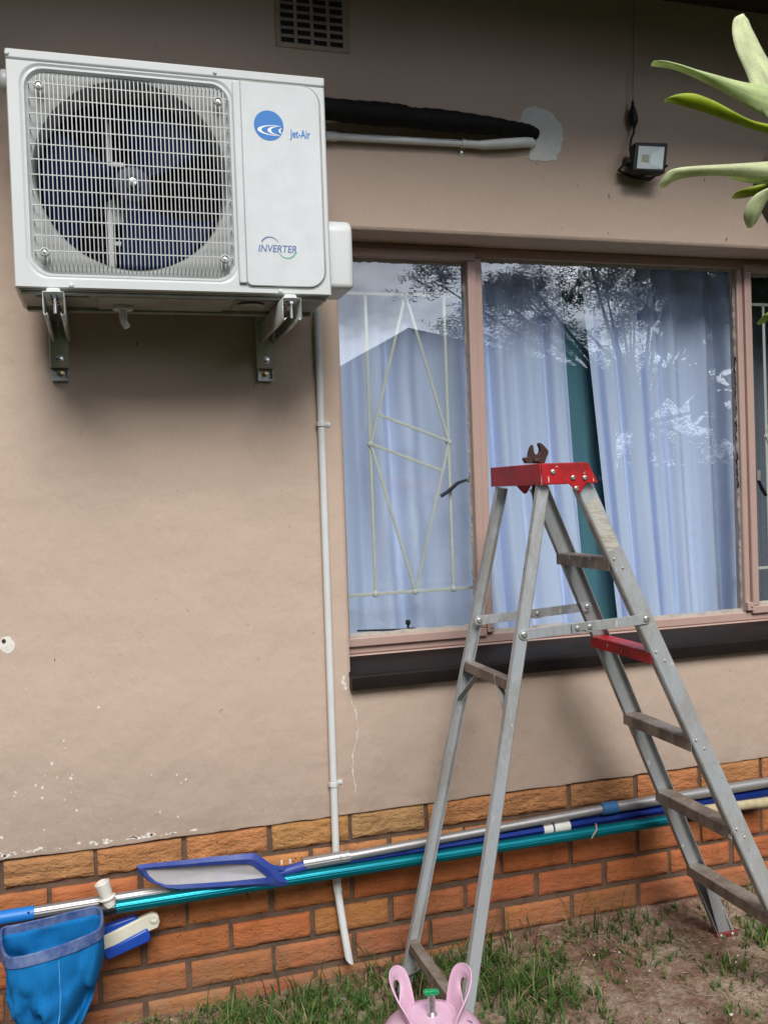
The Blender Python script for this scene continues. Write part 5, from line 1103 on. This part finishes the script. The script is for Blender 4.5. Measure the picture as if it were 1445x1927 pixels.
for _ in range(26):
    px, py = rq.uniform(930, 1440), rq.uniform(500, 860)
    if px < 1090 and py > 700: continue
    c = MP(px, py, T); cl.append(((c.x, -T + rq.uniform(-.8, .8), c.z), (rq.uniform(.18, .34), .5, rq.uniform(.14, .26)), .62))
t0 = MP(1190, 905, T); bs = [(MP(1190, 830, T), MP(1290, 640, T)), (MP(1195, 820, T), MP(1170, 600, T)), (MP(1230, 760, T), MP(1330, 700, T)), (MP(1190, 740, T), MP(1100, 620, T))]
garden_tree('garden_tree', 'feathery leaved garden tree behind the camera, mirrored in the window', t0.x, -T, MP(1190, 800, T).z, cl, 84000, 3, .046, bs)
def sky_block_tree(x, y, h, rad, seed, label, zb=.09):  # out-of-view trees added to keep low sky light off the wall
    rn = random.Random(seed); root = thing('sky_block_tree', (x, y, .1), label, 'tree', 'unseen trees added to block low sky')
    f = MB(); f.tube([(x, y, 0), (x + .1, y, h * .3), (x, y, h * .6)], [.28, .22, .12], 10); f.build('trunk', M['bark'], root, smooth=60)
    f = MB(); cols = []
    for _ in range(6000):
        u = Vector((rn.gauss(0, 1), rn.gauss(0, 1), rn.gauss(0, 1))).normalized() * rn.uniform(.45, 1); o = Vector((x + u.x * rad, y + u.y * rad * .7, h * (1 + zb) / 2 + u.z * h * (1 - zb) / 2)); o += Vector((1, 1, 1)) * .5 * noise.noise(o * .5)
        a = Vector((rn.uniform(-1, 1), rn.uniform(-1, 1), rn.uniform(-1, 1))).normalized() * .30; b = Vector((rn.uniform(-1, 1), rn.uniform(-1, 1), rn.uniform(-1, 1))).normalized() * .30; g_ = rn.uniform(.5, 1.2)
        f.add([o, o + a, o + a + b, o + b], [(0, 1, 2, 3)]); cols.append((.03 * g_, .06 * g_, .02 * g_, 1))
    f.build('crown', M['tree'], root, colors=cols)
for k, (x, y, h, rad) in enumerate(((-9, -5, 8, 3.2), (-6.5, -9.5, 9, 3.2), (-3.2, -12.5, 6.0, 2.8), (10.5, -7.0, 9, 3.4), (12.5, -3.0, 8, 3.0), (1.0, -17.5, 8, 2.6))):
    sky_block_tree(x, y, h, rad, 40 + k, ('unseen dark green tree %s, added to block low sky' % ('far to the left of the garden', 'at the left corner of the garden', 'left of the neighbour house', 'right of the feathery tree', 'far to the right of the garden', 'behind the neighbour house')[k]))
# hedge behind the camera that keeps the lower panes dark
rn = random.Random(2); f = MB(); cols = []
for _ in range(9000):
    x = rn.uniform(-6, 11); y = -8.4 + rn.uniform(-.5, .5); z = rn.uniform(.1, 1.9 + .25 * fbm(x * .6, 3)); s = rn.uniform(.05, .11); a = Vector((rn.uniform(-1, 1), rn.uniform(-1, 1), rn.uniform(-1, 1))).normalized() * s; b = Vector((rn.uniform(-1, 1), rn.uniform(-1, 1), rn.uniform(-1, 1))).normalized() * s; g_ = rn.uniform(.5, 1.2)
    f.add([(x, y, z), Vector((x, y, z)) + a, Vector((x, y, z)) + a + b, Vector((x, y, z)) + b], [(0, 1, 2, 3)]); cols.append((.035 * g_, .065 * g_, .02 * g_, 1))
hd_ = f.build('hedge', M['tree'], colors=cols); tag(hd_, 'long green hedge in front of the boundary wall across the garden', 'hedge')

# ------------------------------------------------------------------ grass, dry straw, weeds, pebbles
rn = random.Random(21); f = MB(); cols = []
def blade(x, y, h, lean, az, w_, col, f=f, cols=cols):
    z = gz(x, y) - .003; seg = 4; d = Vector((math.cos(az), math.sin(az), 0)); s = Vector((-d.y, d.x, 0)); k0 = len(f.v)
    for k in range(seg + 1):
        t = k / seg; c = Vector((x, y, z)) + d * lean * h * t * t + Vector((0, 0, h * (t - .45 * lean * t * t))); ww = w_ * (1 - t ** 1.5) + .0002
        f.v += [c - s * ww, c + s * ww]
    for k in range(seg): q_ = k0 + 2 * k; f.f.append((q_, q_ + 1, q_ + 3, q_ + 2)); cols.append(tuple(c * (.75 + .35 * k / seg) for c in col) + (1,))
dens_spots = [(.75, -.20, .30, 1.0), (.95, -.35, .25, 1.0), (1.05, -.10, .12, .7), (.55, -.10, .20, .8), (1.28, -.10, .16, 1.0), (1.35, -.25, .20, .9), (1.30, -.42, .22, .6), (1.60, -.06, .06, .5), (1.78, -.10, .08, .7), (1.72, -.25, .08, .35), (1.95, -.35, .10, .5), (2.20, -.25, .14, .8), (2.15, -.50, .18, .5), (1.55, -.55, .08, .2), (1.45, -.45, .08, .35), (.35, -.15, .15, .4), (1.85, -.58, .12, .3), (.62, -.45, .3, .9), (2.4, -.1, .2, .8)]
def gd(x, y):
    v = 0
    for (a, b, r_, k) in dens_spots: v = max(v, k * math.exp(-((x - a) ** 2 + (y - b) ** 2) / (r_ * r_) * 1.3))
    return v * (.45 + .9 * (noise.noise(Vector((x * 9, y * 9, 2))) * .5 + .5)) + .05
n_b = 0
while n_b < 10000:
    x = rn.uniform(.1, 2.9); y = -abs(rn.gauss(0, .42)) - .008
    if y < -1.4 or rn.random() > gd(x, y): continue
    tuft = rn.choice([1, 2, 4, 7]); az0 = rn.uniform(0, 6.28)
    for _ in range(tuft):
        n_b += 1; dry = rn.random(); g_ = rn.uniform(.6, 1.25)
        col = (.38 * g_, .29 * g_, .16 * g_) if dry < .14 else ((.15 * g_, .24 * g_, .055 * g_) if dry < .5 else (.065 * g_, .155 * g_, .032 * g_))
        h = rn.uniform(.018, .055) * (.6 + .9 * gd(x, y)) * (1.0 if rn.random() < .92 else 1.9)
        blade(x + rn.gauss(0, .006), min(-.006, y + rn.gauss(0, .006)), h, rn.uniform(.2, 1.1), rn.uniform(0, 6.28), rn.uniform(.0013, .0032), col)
for _ in range(60):      # long stems in front of the bricks
    x = rn.choice([rn.uniform(.95, 1.5), rn.uniform(.5, 1.0), rn.uniform(1.6, 1.8)]); blade(x, -rn.uniform(.01, .12), rn.uniform(.08, .19), rn.uniform(.15, .7), rn.uniform(0, 6.28), rn.uniform(.0014, .0024), (.06, .10, .03))
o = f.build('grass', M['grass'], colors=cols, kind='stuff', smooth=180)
f = MB(); cols = []
for _ in range(4200):      # dry straw lying on the soil
    x = rn.uniform(.2, 2.9); y = -abs(rn.gauss(0, .45)) - .02
    if noise.noise(Vector((x * 6, y * 6, 9))) < -.05: continue
    az = rn.uniform(0, 6.28); L_ = rn.uniform(.008, .045); z = gz(x, y) + rn.uniform(.001, .010); g_ = rn.uniform(.6, 1.2)
    p0 = Vector((x, y, z)); p1 = p0 + Vector((math.cos(az) * L_ * .5, math.sin(az) * L_ * .5, rn.uniform(0, .010))); p2 = p0 + Vector((math.cos(az + .5) * L_, math.sin(az + .5) * L_, rn.uniform(-.002, .006)))
    n0 = len(f.f); f.tube([p0, p1, p2], rn.uniform(.0005, .0011), 4, caps=False); cols += [((.42 * g_, .34 * g_, .23 * g_, 1) if rn.random() < .6 else (.22 * g_, .15 * g_, .10 * g_, 1))] * (len(f.f) - n0)
o = f.build('dry_straw', M['grass'], colors=cols, kind='stuff')
f = MB(); cols = []
for _ in range(3600):
    x = rn.uniform(.2, 3.0); y = -rn.uniform(.01, 1.3); r_ = rn.choice([.0012, .0018, .0025, .0035, .0055]) * rn.uniform(.7, 1.2); z = gz(x, y); n0 = len(f.f); g_ = rn.uniform(.6, 1.3)
    vs = [Vector((a, b, c)) * r_ * rn.uniform(.7, 1.3) + Vector((x, y, z + r_ * .3)) for a, b, c in ((1, 0, 0), (-1, 0, 0), (0, 1, 0), (0, -1, 0), (0, 0, .8), (0, 0, -.8))]
    f.add(vs, [(0, 2, 4), (2, 1, 4), (1, 3, 4), (3, 0, 4), (2, 0, 5), (1, 2, 5), (3, 1, 5), (0, 3, 5)]); c_ = rn.choice([(.26, .16, .11), (.34, .25, .19), (.18, .10, .07), (.45, .40, .35)]); cols += [tuple(v * g_ for v in c_) + (1,)] * 8
o = f.build('pebbles', M['pebble'], colors=cols, kind='stuff')
def weed(x, y, r_, n, label):
    f = MB(); cols = []; z = gz(x, y)
    for k in range(n):
        a = 6.28 * k / n + rn.uniform(-.3, .3); L_ = r_ * rn.uniform(.7, 1.1); d = Vector((math.cos(a), math.sin(a), 0)); s = Vector((-d.y, d.x, 0)); pts_ = []
        for i in range(7):
            t = i / 6; c = Vector((x, y, z + .004)) + d * L_ * t + Vector((0, 0, L_ * (.9 * t - .7 * t * t))); ww = L_ * .28 * math.sin(math.pi * min(1, t * .95 + .05)) ** .8; pts_.append([c - s * ww, c + Vector((0, 0, -ww * .25)), c + s * ww])
        n0 = len(f.f); f.strip(pts_); cols += [(.09, .20, .035, 1)] * (len(f.f) - n0)
    tag(f.build('broadleaf_weed', M['grass'], colors=cols, smooth=180), label, 'weed', 'small weeds in the soil')
weed(.585, -.30, .035, 7, 'bright green broad leaved weed left of the pink cylinder at the bottom edge')
weed(1.43, -.62, .030, 6, 'small broad leaved weed right of the ladder foot near the bottom edge')
weed(1.33, -.46, .035, 6, 'broad leaved weed beside the near ladder leg')
weed(1.99, -.66, .026, 5, 'small weed on bare soil at the bottom right')
